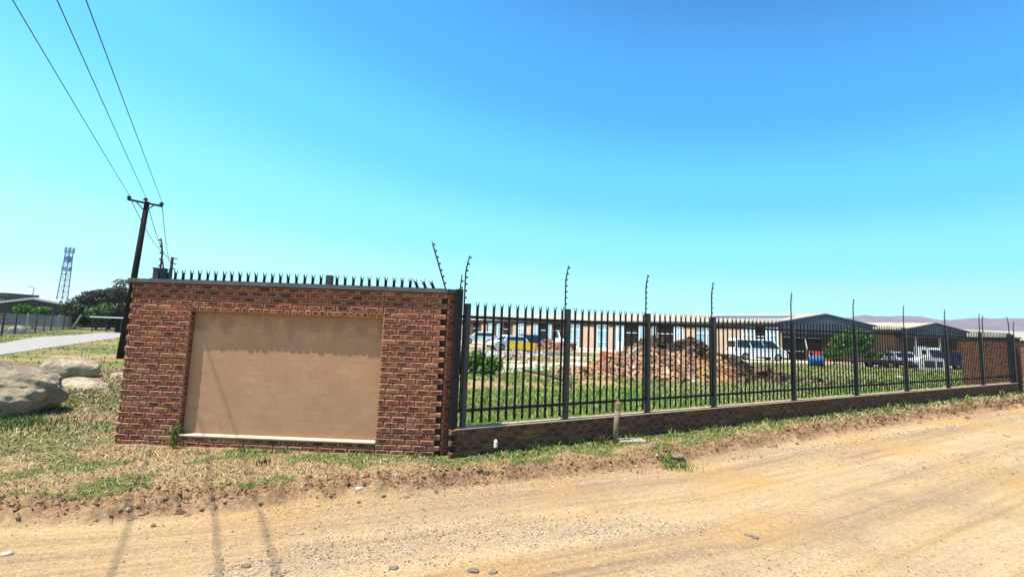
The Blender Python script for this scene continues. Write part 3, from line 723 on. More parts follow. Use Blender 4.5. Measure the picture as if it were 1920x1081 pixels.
ZE = 4.08
A_ = atZ(1460, 604, ZE); B_ = atZ(1637, 610, ZE); Lf = atZ(875, 599, ZE); 
wd = (Lf-A_)[:2]; LW = np.linalg.norm(wd)+14; wd /= np.linalg.norm(wd); aw = math.atan2(wd[1], wd[0])
ZG = .22
wh = empty('warehouse', (A_[0], A_[1], ZG), 0); tag(wh, 'long low workshop with cream roof, tall window bays and a blue grey gable', 'warehouse')
hE = ZE-ZG
gd = (B_-A_)[:2]; LG = np.linalg.norm(gd); ag = math.atan2(gd[1], gd[0])
ap = A_[:2]+gd*.5; apz = atY(1555, 588, ap[1])[2]-ZG
side = lambda q: np.array([q[0]-A_[0], q[1]-A_[1]])
def P3(g, l, z): q = gd*g+wd*l; return (q[0], q[1], z)
b = MB()
ov = .5
b.add([P3(-.03, -.012, hE), P3(.5, -.012, apz), P3(1.03, -.012, hE), P3(-.03, LW/1, hE), P3(.5, LW, apz), P3(1.03, LW, hE)], [(0, 1, 4, 3), (1, 2, 5, 4)])
b.add([P3(-.03, -.012, hE-.12), P3(.5, -.012, apz-.12), P3(1.03, -.012, hE-.12), P3(-.03, LW, hE-.12), P3(.5, LW, apz-.12), P3(1.03, LW, hE-.12)], [(3, 4, 1, 0), (4, 5, 2, 1)])
b.build('roof', M['roof_cream'], wh)
b = MB()
def edge(p, q, r_=.09): b.tube([p, q], r_, 4)
edge(P3(-.032, -.02, hE-.06), P3(.5, -.02, apz-.06)); edge(P3(.5, -.02, apz-.06), P3(1.032, -.02, hE-.06)); b.add([P3(-.031, -.0125, hE), P3(.5, -.0125, apz), P3(1.031, -.0125, hE), P3(-.031, -.0125, hE-.16), P3(.5, -.0125, apz-.16), P3(1.031, -.0125, hE-.16)], [(0, 1, 4, 3), (1, 2, 5, 4)]); b.build('barge_trim', M['darksteel'], wh)
b = MB(); b.tube([P3(-.035, 0, hE-.14), P3(-.035, LW, hE-.14)], .13, 6); b.build('gutter', M['darksteel'], wh)
# skylight strip on the roof near the gable
k0 = (apz-hE)/.53
def RP(g, l, dz=.03): return P3(g, l, hE+(g+.03)*k0+dz)
b = MB(); b.add([RP(.22, 1.5), RP(.22, 9.5), RP(.36, 9.5), RP(.36, 1.5)], [(0, 1, 2, 3)]); b.build('solar_panel', M['navy'], wh) if False else b.build('solar_panel', simple('solar_dark', (.10, .13, .20), .3, .6), wh)
# gable cladding and bay shade painted below as dark brick (slightly proud of the wall)
b = MB(); zc = hE-1.05
gp = lambda g, z: P3(g, 0, z)
b.add([gp(0, zc), gp(1, zc), gp(1, hE-.13), gp(.5, apz-.13), gp(0, hE-.13)], [(0, 1, 2, 3, 4)])
o = b.build('gable_cladding', M['gable_blue'], wh)
b = MB(); g1 = np.array([math.cos(ag), math.sin(ag)])
Mg = rotz(ag)
b.box(0.02, .30, .03, .3, -.3, zc, M=Mg); o = b.build('corner_pier', M['brick_far'], wh)
b = MB(); b.box(.30, LG, .25, .4, -.3, zc+.02, M=Mg); b.build('bay_shade_wall', M['brick_dark'], wh)
for (x0, x1) in ((.5, 2.6), (3.0, 4.3)):
    b = MB(); b.box(x0, x1, .17, .24, -.1, zc-.35, M=Mg); rd = b.build('bay_shade_panel', M['dark_open'], wh)  # dark panels colour in the shade inside the open bay
    b = MB(); b.box(x0, x1, .13, .165, zc-.47, zc-.42, M=Mg); b.box(x0, x1, .13, .165, .95, 1.0, M=Mg); b.build('door_rail', M['window_frame'], rd)
# long wall with bays: pixel columns of the photograph turned into metres along the wall
Mw = rotz(aw)   # local x along the wall away from the corner, y to the inside... outward = +y side check below
nout = np.array([math.sin(aw), -math.cos(aw)]);
if nout@(-A_[:2]) < 0: nout = -nout
sgn = 1 if np.allclose(rotz(aw)[0][:2, :2]@np.array([0, 1]), nout, atol=1e-3) else -1     # sign of outward local y
def ux(px):
    d = fw+cR*(px-960)/FPX-cU*(640-540.5)/FPX
    # intersect in plan with the wall line
    Mx = np.array([[d[0], -wd[0]], [d[1], -wd[1]]]); t_, u_ = np.linalg.solve(Mx, A_[:2]); return u_
def wbox(name, u0, u1, z0, z1, o0, o1, mat, parent):
    b = MB(); ya, yb = sorted((sgn*o0, sgn*o1)); b.box(min(u0, u1), max(u0, u1), ya, yb, z0, z1, M=Mw); return b.build(name, mat, parent)
wbox('wall', 0, LW, -.3, hE-.03, -.35, -.0, M['brick_dark'], wh)
segs = [('b', 1465, 1460), ('w', 1458, 1437), ('o', 1435, 1416), ('w', 1415, 1393), ('b', 1392, 1345), ('w', 1335, 1305), ('b', 1303, 1281), ('w', 1280, 1265), ('o', 1262, 1233), ('d', 1230, 1224), ('b', 1222, 1214), ('d', 1212, 1197), ('o', 1195, 1172), ('d', 1170, 1155), ('b', 1153, 1142), ('w', 1141, 1120), ('b', 1115, 1090), ('w', 1086, 1069), ('b', 1067, 1061), ('o', 1050, 1037), ('d', 1034, 1025), ('o', 1023, 1010), ('d', 1008, 999), ('b', 996, 987), ('w', 984, 972), ('b', 970, 961), ('o', 955, 944), ('d', 941, 931), ('w', 925, 916), ('b', 912, 902), ('o', 897, 886), ('d', 880, 870), ('b', 866, 858), ('w', 850, 840)]
for ty, a, c_ in segs:
    u0, u1 = ux(a), ux(c_)
    if u0 < 0: u0 = .0
    if ty == 'b': wbox('brick_panel', u0, u1, 0, hE-.75, .004, .06, M['brick_far'], wh)
    elif ty == 'o':
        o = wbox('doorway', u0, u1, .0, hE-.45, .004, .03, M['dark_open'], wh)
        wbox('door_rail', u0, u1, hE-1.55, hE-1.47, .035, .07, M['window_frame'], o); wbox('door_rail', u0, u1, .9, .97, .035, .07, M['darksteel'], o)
    elif ty == 'd':
        o = wbox('door_leaf', u0, u1, .0, hE-.6, .004, .09, M['door_blue'], wh)
        wbox('door_glass', u0+(u1-u0)*.25, u1-(u1-u0)*.25, 1.2, hE-.8, .095, .1, M['window_glass'], o)
    else:
        o = wbox('window', u0, u1, .1, hE-.55, .004, .03, M['window_glass'], wh)
        b = MB(); n_ = max(3, int((u1-u0)/.75))
        for k in range(n_+1):
            uu = u0+(u1-u0)*k/n_; ya, yb = sorted((sgn*.035, sgn*.09)); b.box(uu-.07, uu+.07, ya, yb, .1, hE-.55, M=Mw)
        for z_ in (.12, 1.0, hE-1.35, hE-.6):
            ya, yb = sorted((sgn*.034, sgn*.085)); b.box(u0, u1, ya, yb, z_-.06, z_+.06, M=Mw)
        b.build('frame', M['window_frame'], o)
b = MB(); b.add([P3(1, 0, -.3), P3(1, LW, -.3), P3(1, LW, hE-.13), P3(1, 0, hE-.13)], [(0, 1, 2, 3)]); b.build('wall', M['brick_dark'], wh)

def shed(label, pA, pB, pApex, YA, back, mats, hidden=.0, name='warehouse', open_=True):
    """gable-ended shed: eave corners at pixels pA, pB, apex pixel, depth YA/ back vector"""
    a = atY(*pA, YA[0]); c_ = atY(*pB, YA[1]); ze = (a[2]+c_[2])/2
    t_ = empty(name, (a[0], a[1], ZG)); tag(t_, label, 'warehouse' if name == 'warehouse' else 'building')
    g = (c_-a)[:2]; m_ = a[:2]+g*.5; za = atY(*pApex, m_[1])[2]-ZG; h_ = ze-ZG; bv = np.array(back, float)
    Q = lambda gg, l, z: (g[0]*gg+bv[0]*l, g[1]*gg+bv[1]*l, z)
    b = MB(); b.add([Q(-.03, -.0006, h_), Q(.5, -.0006, za), Q(1.03, -.0006, h_), Q(-.03, 1, h_), Q(.5, 1, za), Q(1.03, 1, h_)], [(0, 1, 4, 3), (1, 2, 5, 4)])
    b.add([Q(-.03, -.0006, h_-.15), Q(.5, -.0006, za-.15), Q(1.03, -.0006, h_-.15), Q(-.03, 1, h_-.15), Q(.5, 1, za-.15), Q(1.03, 1, h_-.15)], [(3, 4, 1, 0), (4, 5, 2, 1), (0, 1, 4-0, 3)][:2]); b.build('roof', mats[0], t_)
    b = MB(); b.tube([Q(-.032, -.001, h_-.07), Q(.5, -.001, za-.07), Q(1.032, -.001, h_-.07)], .1, 5); b.add([Q(-.031, -.0009, h_+.01), Q(.5, -.0009, za+.01), Q(1.031, -.0009, h_+.01), Q(-.031, -.0009, h_-.2), Q(.5, -.0009, za-.2), Q(1.031, -.0009, h_-.2)], [(0, 1, 4, 3), (1, 2, 5, 4)]); b.build('barge_trim', M['darksteel'], t_)
    zc = h_-.9
    b = MB(); b.add([Q(0, 0, zc), Q(1, 0, zc), Q(1, 0, h_-.02), Q(.5, 0, za-.02), Q(0, 0, h_-.02)], [(0, 1, 2, 3, 4)]); b.build('gable_cladding', mats[1], t_)
    b = MB(); b.add([Q(0, .02, -.3), Q(1, .02, -.3), Q(1, .02, zc+.02), Q(0, .02, zc+.02), Q(0, 1, -.3), Q(0, 1, h_-.16), Q(0, .02, h_-.16), Q(1, 1, -.3), Q(1, 1, h_-.16), Q(1, .02, h_-.16)],
                    [(0, 1, 2, 3), (0, 3, 6, 5, 4), (1, 7, 8, 9, 2), (4, 5, 8, 7)]); b.build('wall', mats[2], t_)
    for k in range(1, 5):
        b = MB(); q = Q(k*.2, .005, 0); b.box(q[0]-.06, q[0]+.06, q[1]-.06, q[1]+.06, -.1, zc); b.build('column', M['window_frame'] if k % 2 else M['darksteel'], t_)
    return t_, a, g, h_
s2, a2, g2, h2 = shed('second workshop shed with grey gable standing behind the parked trucks', (1697, 617), (1812, 621), (1757, 605), (54, 53.5), (-33, 33), (M['roof_cream'], M['gable_blue'], M['brick_dark']))
# low lean-to between the two sheds
lt0 = atY(1637, 617, 56); 
# third roof at the far right
r0 = atY(1806, 633, 60); r1 = atY(2050, 640, 60); rt = atY(1816, 617, 66)
t3 = empty('warehouse', (r0[0], r0[1], ZG)); tag(t3, 'far right workshop with long cream roof behind the brick boundary wall', 'warehouse')
LX = r1[0]-r0[0]; hh = r0[2]-ZG; ht = rt[2]-ZG
b = MB(); b.add([(0, 0, hh), (LX, 0, hh), (LX, 7, ht), (0, 7, ht), (0, 0, hh-.15), (LX, 0, hh-.15), (LX, 14, hh-.15), (0, 14, hh-.15), (0, 14, hh), (LX, 14, hh)], [(0, 1, 2, 3), (0, 4, 5, 1), (3, 2, 9, 8)]); b.build('roof', M['roof_cream'], t3)
b = MB(); b.box(.2, LX-.2, .5, 13.6, -.3, hh-.1); b.build('wall', M['brick_dark'], t3)
b = MB(); b.add([(0.05, .1, hh-.1), (.05, 7, ht-.05), (.05, 13.9, hh-.1)], [(0, 1, 2)]); b.build('gable_cladding', M['gable_blue'], t3)

# left: dark red building with pale roof
YB = 84
bA = atY(-60, 578, YB); bAp = atY(65, 557.5, YB); bB = atY(133, 570, YB)
rb = empty('building', (bA[0], YB, 0)); tag(rb, 'dark red gabled hall with a pale metal roof behind the mesh fence', 'building')
xa, xp, xb = 0, bAp[0]-bA[0], bB[0]-bA[0]
b = MB(); prof = [(xa-8, bA[2]-.6), (xp, bAp[2]), (xb, bB[2])]
b.add([(x, y, z+dz) for dz in (0, -.35) for y in (-.4, 30) for x, z in prof], [(0, 1, 4, 3), (1, 2, 5, 4), (6, 9, 10, 7), (7, 10, 11, 8), (0, 6, 7, 1), (1, 7, 8, 2), (2, 8, 11, 5)]); b.build('roof', M['roof_far'], rb)
b = MB(); b.add([(xa-7.5, 0, -.2), (xb-.8, 0, -.2), (xb-.8, 0, bB[2]-.25), (xp, 0, bAp[2]-.4), (xa-7.5, 0, bA[2]-.9), (xb-.8, 30, -.2), (xb-.8, 30, bB[2]-.25)], [(0, 1, 2, 3, 4), (1, 5, 6, 2)]); b.build('wall', M['wall_darkred'], rb)
c0_ = atY(-40, 548, 100); c1_ = atY(17, 549, 100); cz = atY(0, 556.5, 100)
t4 = empty('building', (c0_[0], 100, 0)); tag(t4, 'small dark flat-topped block showing above the pale roof at the left edge', 'building')
b = MB(); b.box(0, c1_[0]-c0_[0], 0, 6, 0, c1_[2]-.9); b.build('wall', M['wall_darkred'], t4)
b = MB(); b.box(-.2, c1_[0]-c0_[0]+.2, -.3, 6.3, c1_[2]-.9, c1_[2]); b.build('parapet', M['darksteel'], t4)
b = MB()
for k in range(3): b.box(c1_[0]-c0_[0]-5+k*1.6, c1_[0]-c0_[0]-3.9+k*1.6, -.05, -.01, c1_[2]-2.2, c1_[2]-1.2)
b.build('window', M['glass'], t4)
# low carport roof at left, behind the pole
k0_ = atY(168, 593, 62); k1_ = atY(300, 600, 62)
cp = empty('shelter', (k0_[0], 62, 0)); tag(cp, 'low open shelter with a white sheet roof under the flat-topped tree', 'shelter')
wK = k1_[0]-k0_[0]; zK = k0_[2]
b = MB(); b.box(0, wK, 0, 5, zK-.10, zK+.06); b.build('roof', M['white'], cp)
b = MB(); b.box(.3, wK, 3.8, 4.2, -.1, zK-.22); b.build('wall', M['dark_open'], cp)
for k in range(5): b = MB(); b.tube([(.3+k*wK/5, .3, -.1), (.3+k*wK/5, .3, zK-.22)], .07, 6); b.build('post', M['darksteel'], cp)

# far building at the left behind the mast
fb0 = atY(75, 566, 160); fb1 = atY(170, 571, 160)
t5 = empty('building', (fb0[0], 160, 0)); tag(t5, 'low distant dark roof line between the phone mast and the flat-topped tree', 'building')
b = MB(); Lx = fb1[0]-fb0[0]; b.box(0, Lx, 0, 8, 0, fb1[2]-2.2); b.build('wall', M['wall_darkred'], t5)
b = MB(); b.prism([(-.4, fb1[2]-2.2), (Lx*.62, fb1[2]+.3), (Lx+.4, fb1[2]-2.2)], -.3, 8.3); b.build('roof', M['darksteel'], t5)

# mesh fence along the tarred road
f0 = Gz(-60, 634); f1 = Gz(152, 615)
mf = empty('mesh_fence', (f0[0], f0[1], 0), math.atan2(f1[1]-f0[1], f1[0]-f0[0])); tag(mf, 'grey wire mesh fence with slim posts along the tarred side road', 'fence')
LF = np.hypot(*(f1-f0)[:2])
for k in range(14):
    b = MB(); b.box(LF*k/13-.07, LF*k/13+.07, -.07, .07, 0, 2.2); b.build('post', M['silver'] if k % 4 == 0 else M['darksteel'], mf)
b = MB(); n_ = 150
for k in range(n_): b.tube([(LF*k/n_, 0, .05), (LF*k/n_, 0, 2.0)], .018, 4, cap=False)
for z_ in (.1, .5, .9, 1.3, 1.7, 2.0): b.tube([(0, .02, z_), (LF, .02, z_)], .02, 4, cap=False)
b.build('mesh', simple('galv_mesh', (.2, .19, .2), .6, .4), mf)
lp0 = Gz(134, 617); lpt = atY(142, 590, lp0[1])
b = MB(); b.tube([(0, 0, -.1), (lpt[0]-lp0[0]+.9, 0, lpt[2]*1.0)], [.16, .12], 8); o = b.build('leaning_post', M['concrete'], loc=(lp0[0], lp0[1], 0)); tag(o, 'pale leaning timber post at the end of the mesh fence', 'post')

# hills
def hills(name, pix, Yd, depth, col_):
    N = NT(name+'_mat', .95, .05); f = N.noise(N.pos(), .012, 8, .7); N.col(N.ramp(f, (.3, col_[0]), (.7, col_[1]))); N.bump(f, 1, 30)
    xs_, zs_ = [], []
    for px, py in pix: q = atY(px, py, Yd); xs_.append(q[0]); zs_.append(q[2])
    XX = np.linspace(xs_[0], xs_[-1], 220); R_ = np.interp(XX, xs_, zs_); rows_ = 26; V_ = []
    for j in range(rows_):
        t_ = j/(rows_-1); prof_ = math.sin(min(t_*2, 1)*math.pi/2)**1.2 if t_ <= .5 else math.cos((t_-.5)*math.pi)
        yy = Yd-depth+2*depth*t_; nz = (fbm(XX*.006, np.full_like(XX, yy*.006), 1, 5, 91)-.5)*Yd*.018*(1-abs(t_-.5)*1.2)
        if j == (rows_-1)//2: nz *= .2
        V_.append(np.stack([XX*(yy/Yd if False else 1), np.full_like(XX, yy), R_*prof_-8*(1-prof_)+nz*(prof_ > .05)], -1))
    V_ = np.concatenate(V_); i_ = np.arange(rows_*220).reshape(rows_, 220)
    F_ = np.stack([i_[:-1, :-1], i_[:-1, 1:], i_[1:, 1:], i_[1:, :-1]], -1).reshape(-1, 4)
    o = arr_mesh(name, V_, F_, N.m, smooth=True); tag(o, kind='structure')
hills('hills', [(1540, 622), (1580, 606), (1600, 597), (1620, 594), (1660, 593), (1705, 594), (1730, 598), (1752, 603), (1790, 603), (1815, 600), (1835, 597), (1885, 597), (1920, 598.5), (2000, 603), (2200, 612), (2500, 625)], 2300, 500, ((.13, .095, .11), (.26, .19, .19)))

# ------------------------------------------------------------------ vegetation
def leaves(n_, blobs, size, cols, flat=.0, shell=.55, seed=0):
    """leaf quads scattered through ellipsoid blobs (cx,cy,cz,rx,ry,rz)"""
    r = np.random.default_rng(seed); B = np.array(blobs, float); vol = B[:, 3]*B[:, 4]*B[:, 5]; pr = vol**.75; pr /= pr.sum()
    k = r.choice(len(B), n_, p=pr); d = r.normal(size=(n_, 3)); d /= np.linalg.norm(d, axis=1)[:, None]
    rad = shell+(1-shell)*r.random(n_)**.6; rad *= (.82+.35*fbm(d[:, 0]*2.3+k*3.1, d[:, 2]*2.3+d[:, 1], 1.5, 3, seed))
    C = B[k, :3]+d*rad[:, None]*B[k, 3:]
    a = r.normal(size=(n_, 3)); a /= np.linalg.norm(a, axis=1)[:, None]; bb = np.cross(a, r.normal(size=(n_, 3))); bb /= np.linalg.norm(bb, axis=1)[:, None]
    s_ = size*(.6+.8*r.random(n_))[:, None]
    V_ = np.stack([C-a*s_, C+bb*s_*.5, C+a*s_, C-bb*s_*.5], 1).reshape(-1, 3)
    cols = np.array(cols); t_ = r.random(n_)*(.6)+.4*vnoise(C[:, 0]*1.2, C[:, 2]*1.2, seed); ci = np.clip((t_*(len(cols)-1)), 0, len(cols)-1.001); c0i = ci.astype(int); fr = (ci-c0i)[:, None]
    cc = cols[c0i]*(1-fr)+cols[c0i+1]*fr
    return V_, np.arange(n_*4).reshape(-1, 4), np.repeat(cc, 4, 0)
def tree(name, loc, label, blobs, n_, size, cols, trunk_h, tr=.15, limbs=6, seed=0, cat='tree', shell=.5):
    t_ = empty(name, loc); tag(t_, label, cat); r = random.Random(seed)
    b = MB(); b.tube([(0, 0, -.1), (r.uniform(-.1, .1)*trunk_h, 0, trunk_h*.5), (0, 0, trunk_h)], [tr*1.3, tr, tr*.8], 8)
    for k in range(min(limbs, 40)):
        q = blobs[k % len(blobs)]; e = (q[0]+r.uniform(-.3, .3)*q[3], q[1]+r.uniform(-.3, .3)*q[4], q[2]+r.uniform(-.2, .3)*q[5])
        mid_ = (e[0]*.45, e[1]*.45, trunk_h*.9+(e[2]-trunk_h)*.35); b.tube([(0, 0, trunk_h*.7), mid_, e], [tr*.65, tr*.4, tr*.12], 6)
    b.build('trunk', M['trunk'], t_, smooth=True)
    V_, F_, C_ = leaves(n_, blobs, size, cols, seed=seed, shell=shell); arr_mesh('crown', V_, F_, M['leaf'], {'col': C_}, parent=t_)
    return t_
def rblobs(cx_, cz_, w_, h_, n_, r0, seed, dy=None):
    r = random.Random(seed); out = []
    for k in range(n_):
        x = r.uniform(-1, 1); z = r.uniform(-1, 1)*math.sqrt(1-x*x*.8); rr = r0*r.uniform(.6, 1.2)
        out.append((cx_+x*(w_-rr), r.uniform(-1, 1)*(dy or w_)*.6, cz_+z*max(.1, h_-rr), rr, rr, rr*.8))
    return out
GB = [(.05, .13, .02), (.10, .24, .03), (.17, .34, .05)]
OL = [(.035, .05, .02), (.06, .085, .03), (.10, .13, .045)]
q = Gz(62, 620); Yq = 66; q = atY(62, 610, Yq)
tree('bush', (q[0], Yq, 0), 'bright green bushy tree in front of the dark red hall', rblobs(.2, 2.3, 2.2, 1.6, 14, .9, 1), 4200, .16, GB, 1.2, .12, seed=1)
q = atY(140, 600, 74)
tree('tree', (q[0], 74, 0), 'dull olive rounded tree to the left of the flat-topped tree', rblobs(0, 2.6, 3.0, 2.6, 22, 1.3, 2), 6500, .17, OL, 1.4, .16, seed=2)
q = atY(182, 600, 72)
tree('tree', (q[0], 72, 0), 'mid green leafy tree under the flat-topped tree', rblobs(0, 2.9, 2.2, 1.9, 12, 1.1, 3), 3600, .17, [(.05, .08, .02), (.09, .16, .035), (.15, .24, .05)], 1.4, .14, seed=3)
# flat-topped acacia
q = atY(222, 600, 78); bl = []
r = random.Random(5)
for k in range(34):
    x = r.uniform(-5.6, 5.2); bl.append((x, r.uniform(-3, 3), 6.6-.055*x*x+.10*x+r.uniform(-.5, .3), r.uniform(1.0, 1.8), 1.5, .62))
for k in range(10): bl.append((r.uniform(-4.5, 4.5), r.uniform(-2, 2), 5.0+r.uniform(-.5, .4), 1.2, 1.2, .3))
tree('tree', (q[0], 78, 0), 'wide flat-topped grey brown acacia tree with bare limbs behind the pole', bl, 24000, .15, [(.07, .062, .055), (.12, .105, .085), (.17, .16, .11)], 2.6, .28, limbs=34, seed=5, shell=.2)
q = atY(205, 600, 82)
tree('tree', (q[0], 82, 0), 'dark green tree filling in below the flat-topped crown', rblobs(2.5, 2.2, 5.0, 2.0, 26, 1.2, 6, 3), 6500, .17, [(.03, .055, .02), (.06, .10, .03), (.10, .15, .04)], 1.6, .2, seed=6)
# palm
q = atY(233, 530, 90); pt_ = empty('palm_tree', (q[0], 90, 0)); tag(pt_, 'small palm crown rising just left of the power pole', 'palm tree')
hp_ = q[2]+.4; b = MB(); b.tube([(0, 0, 0), (0, 0, hp_)], [.3, .22], 8); b.build('trunk', M['trunk'], pt_)
V_, F_, C_ = [], [], []; r = random.Random(8); n0 = 0
for k in range(22):
    az_ = r.uniform(0, 2*math.pi); L_ = r.uniform(1.9, 2.7); upk = r.uniform(.1, 1.0)
    pts = [np.array([math.cos(az_)*L_*t_, math.sin(az_)*L_*t_, hp_+upk*L_*t_*.9-1.35*L_*t_*t_*.75]) for t_ in np.linspace(0, 1, 9)]
    for j in range(8):
        sd = np.array([-math.sin(az_), math.cos(az_), 0])
        for s_ in (-1, 1):
            L2 = .42*math.sin((j+1)/9*math.pi)+.12
            tip = (pts[j]+pts[j+1])/2+sd*s_*L2-np.array([0, 0, .15]); V_ += [pts[j], pts[j+1], tip]; F_.append((n0, n0+1, n0+2)); n0 += 3; C_ += [(.03, .07, .025)]*3
arr_mesh('crown', np.array(V_), np.array(F_), M['leaf'], {'col': np.array(C_)}, parent=pt_)
# tree whose top shows over the wall coping
q = atY(370, 560, 60)
tree('tree', (q[0], 60, 0), 'green treetop just showing over the wall behind the spikes', rblobs(0, 4.6, 3.2, 1.6, 14, 1.2, 9), 4500, .17, GB, 3.0, .2, seed=9)
# distant tree band at left horizon
V_s = []
q = Gz(1600, 686); Yt = 43; q = atY(1600, 680, Yt)
tree('tree', (q[0], Yt, ZG), 'leafy green young tree standing in front of the blue grey gable', rblobs(0, 2.15, 1.95, 1.85, 20, .8, 11), 5200, .13, [(.06, .12, .02), (.11, .22, .04), (.19, .32, .07)], 1.2, .1, seed=11)
q = atY(1565, 690, 41)
tree('bush', (q[0], 41, ZG), 'low scrubby bush left of the young tree by the blue drum', rblobs(0, .8, .9, .8, 8, .45, 12), 1400, .1, GB, .4, .05, seed=12, cat='bush')
q = atY(1650, 690, 42)
tree('bush', (q[0], 42, ZG), 'low green bush growing right of the young tree beside the scrap frame', rblobs(0, .75, 1.0, .75, 8, .45, 13), 1400, .1, GB, .4, .05, seed=13, cat='bush')
# weed mound just inside the fence by the corner
wm = Gz(893, 700)
tree('bush', (wm[0]-.2, wm[1], .05), 'green weedy mound just inside the fence nearest the corner wall', rblobs(0, .5, 1.5, .75, 16, .42, 14, 1.0), 4200, .07, [(.05, .11, .02), (.10, .22, .03), (.2, .34, .07)], .2, .03, seed=14, cat='weeds')

# ---- grass
def blades(name, P, h_, w_, lean, col_, kind='stuff', parent=None, bend=1.):
    n_ = len(P); r = np.random.default_rng(len(P)); az_ = r.random(n_)*2*math.pi; d = np.stack([np.cos(az_), np.sin(az_), np.zeros(n_)], -1)
    az2 = r.random(n_)*2*math.pi; sd = np.stack([np.cos(az2), np.sin(az2), np.zeros(n_)], -1)*w_[:, None]*.5
    ln = (lean*(.4+.9*r.random(n_)))[:, None]; up_ = np.array([0, 0, 1.])
    m_ = P+up_*(h_*.6)[:, None]+d*ln*.35*h_[:, None]; tp = P+up_*(h_*(1-.25*np.minimum(1, lean)))[:, None]+d*ln*h_[:, None]
    V_ = np.stack([P-sd, P+sd, m_+sd*.8, m_-sd*.8, tp], 1).reshape(-1, 3); k = np.arange(n_)*5
    me = bpy.data.meshes.new(name); tri = np.stack([k+3, k+2, k+4], -1); quad = np.stack([k, k+1, k+2, k+3], -1)
    loops = np.concatenate([quad.ravel(), tri.ravel()]); tot = np.concatenate([np.full(n_, 4), np.full(n_, 3)]); st2 = np.concatenate([[0], np.cumsum(tot)[:-1]])
    me.vertices.add(len(V_)); me.vertices.foreach_set('co', V_.astype(np.float32).ravel()); me.loops.add(len(loops)); me.loops.foreach_set('vertex_index', loops.astype(np.int32))
    me.polygons.add(len(tot)); me.polygons.foreach_set('loop_start', st2.astype(np.int32)); me.polygons.foreach_set('loop_total', tot.astype(np.int32)); me.update(calc_edges=True)
    at = me.attributes.new('col', 'FLOAT_VECTOR', 'POINT'); at.data.foreach_set('vector', np.repeat(col_, 5, 0).astype(np.float32).ravel())
    me.polygons.foreach_set('use_smooth', [False]*len(tot)); me.materials.append(M['grass']); o = bpy.data.objects.new(name, me); COL.objects.link(o); o.parent = parent
    return o
def scatter(n_, x0, x1, y0, y1, seed): r = np.random.default_rng(seed); return r.uniform(x0, x1, n_), r.uniform(y0, y1, n_)
def in_view(x, y):
    px = 960+FPX*x/np.maximum(y, .1); return (px > -150) & (px < 2070) & (y > 1.5)
def lerpc(a, b_, t_): return np.array(a)[None]*(1-t_[:, None])+np.array(b_)[None]*t_[:, None]
def sfn(x, y): return (x-FP[0])*DF[0]+(y-FP[1])*DF[1], (x-FP[0])*NF[0]+(y-FP[1])*NF[1]
# dry straw lying on the verge
def verge_pts(n_, seed, dens_pow=1.):
    x, y = scatter(n_, -15, 26, 3.2, 24, seed); r = np.random.default_rng(seed+1)
    s_, nf = sfn(x, y); d = edge_d(x, y)
    ok = in_view(x, y) & (d > .02) & (~((nf < .14) & (x > -6.1)) | ((x < -1.0) & (y < 7.16))) & (~((x > -6.2) & (x < -1.) & (y > 7.16) & (nf > -3)))
    ok &= r.random(n_) < np.clip((6.5/np.hypot(x, y))**dens_pow, 0, 1)
    return x[ok], y[ok]
x, y = verge_pts(1150000, 100, 1.2); g = green_mask(x, y); r = np.random.default_rng(5); n_ = len(x)
keep = r.random(n_) < np.where(edge_d(x, y) < .45, .62, .95)*(1-.5*g); x, y, g = x[keep], y[keep], g[keep]; n_ = len(x)
sc_ = np.maximum(1, np.hypot(x, y)/8); P = np.stack([x, y, height(x, y)-.003], -1)
t_ = r.random(n_); colr = lerpc((.30, .18, .085), (.80, .66, .42), t_**1.2); brown = r.random(n_) < .26; colr[brown] = (.17, .10, .055); bk = edge_d(x, y) < .38; colr[bk] *= np.array([.82, .68, .58])
o = blades('dry_grass', P, (.018+.04*r.random(n_))*sc_, (.006+.007*r.random(n_))*sc_, np.full(n_, 1.9), colr); tag(o, 'trampled straw coloured dry grass covering the roadside verge', 'grass', kind='stuff')
# green grass and weeds
x, y = verge_pts(1100000, 200, 1.1); g = green_mask(x, y); r = np.random.default_rng(6)
s_, nf = sfn(x, y); weed = np.exp(-((nf-.30)/.22)**2)*(s_ > 0)+np.exp(-((y-7.1)/.12)**2)*((x > -6.3) & (x < -.9))*sst(.36, .48, fbm(x, y, 1.1, 3, 57)); weed = np.clip(weed, 0, 1)
keep = r.random(len(x)) < np.clip(g*1.0-.22, 0, 1)*(.35+.65*sst(.35, .6, fbm(x, y, 3.5, 3, 83))); x, y, g, weed = x[keep], y[keep], g[keep], weed[keep]; n_ = len(x)
sc_ = np.maximum(1, np.hypot(x, y)/9); P = np.stack([x, y, height(x, y)-.003], -1)
t_ = r.random(n_); colr = lerpc((.045, .12, .018), (.22, .38, .06), t_); yl = r.random(n_) < .15; colr[yl] = (.45, .42, .16)
clump = sst(.45, .65, fbm(x, y, 4, 3, 99))
o = blades('green_grass', P, (.022+.03*r.random(n_)+weed*(.03+.13*clump)*r.random(n_))*sc_**.6, (.007+.006*r.random(n_)+.006*weed)*sc_, .5+.8*r.random(n_), colr); tag(o, 'green grass and weeds in patches on the verge and along the plinth', 'grass', kind='stuff')
print('grass', n_)
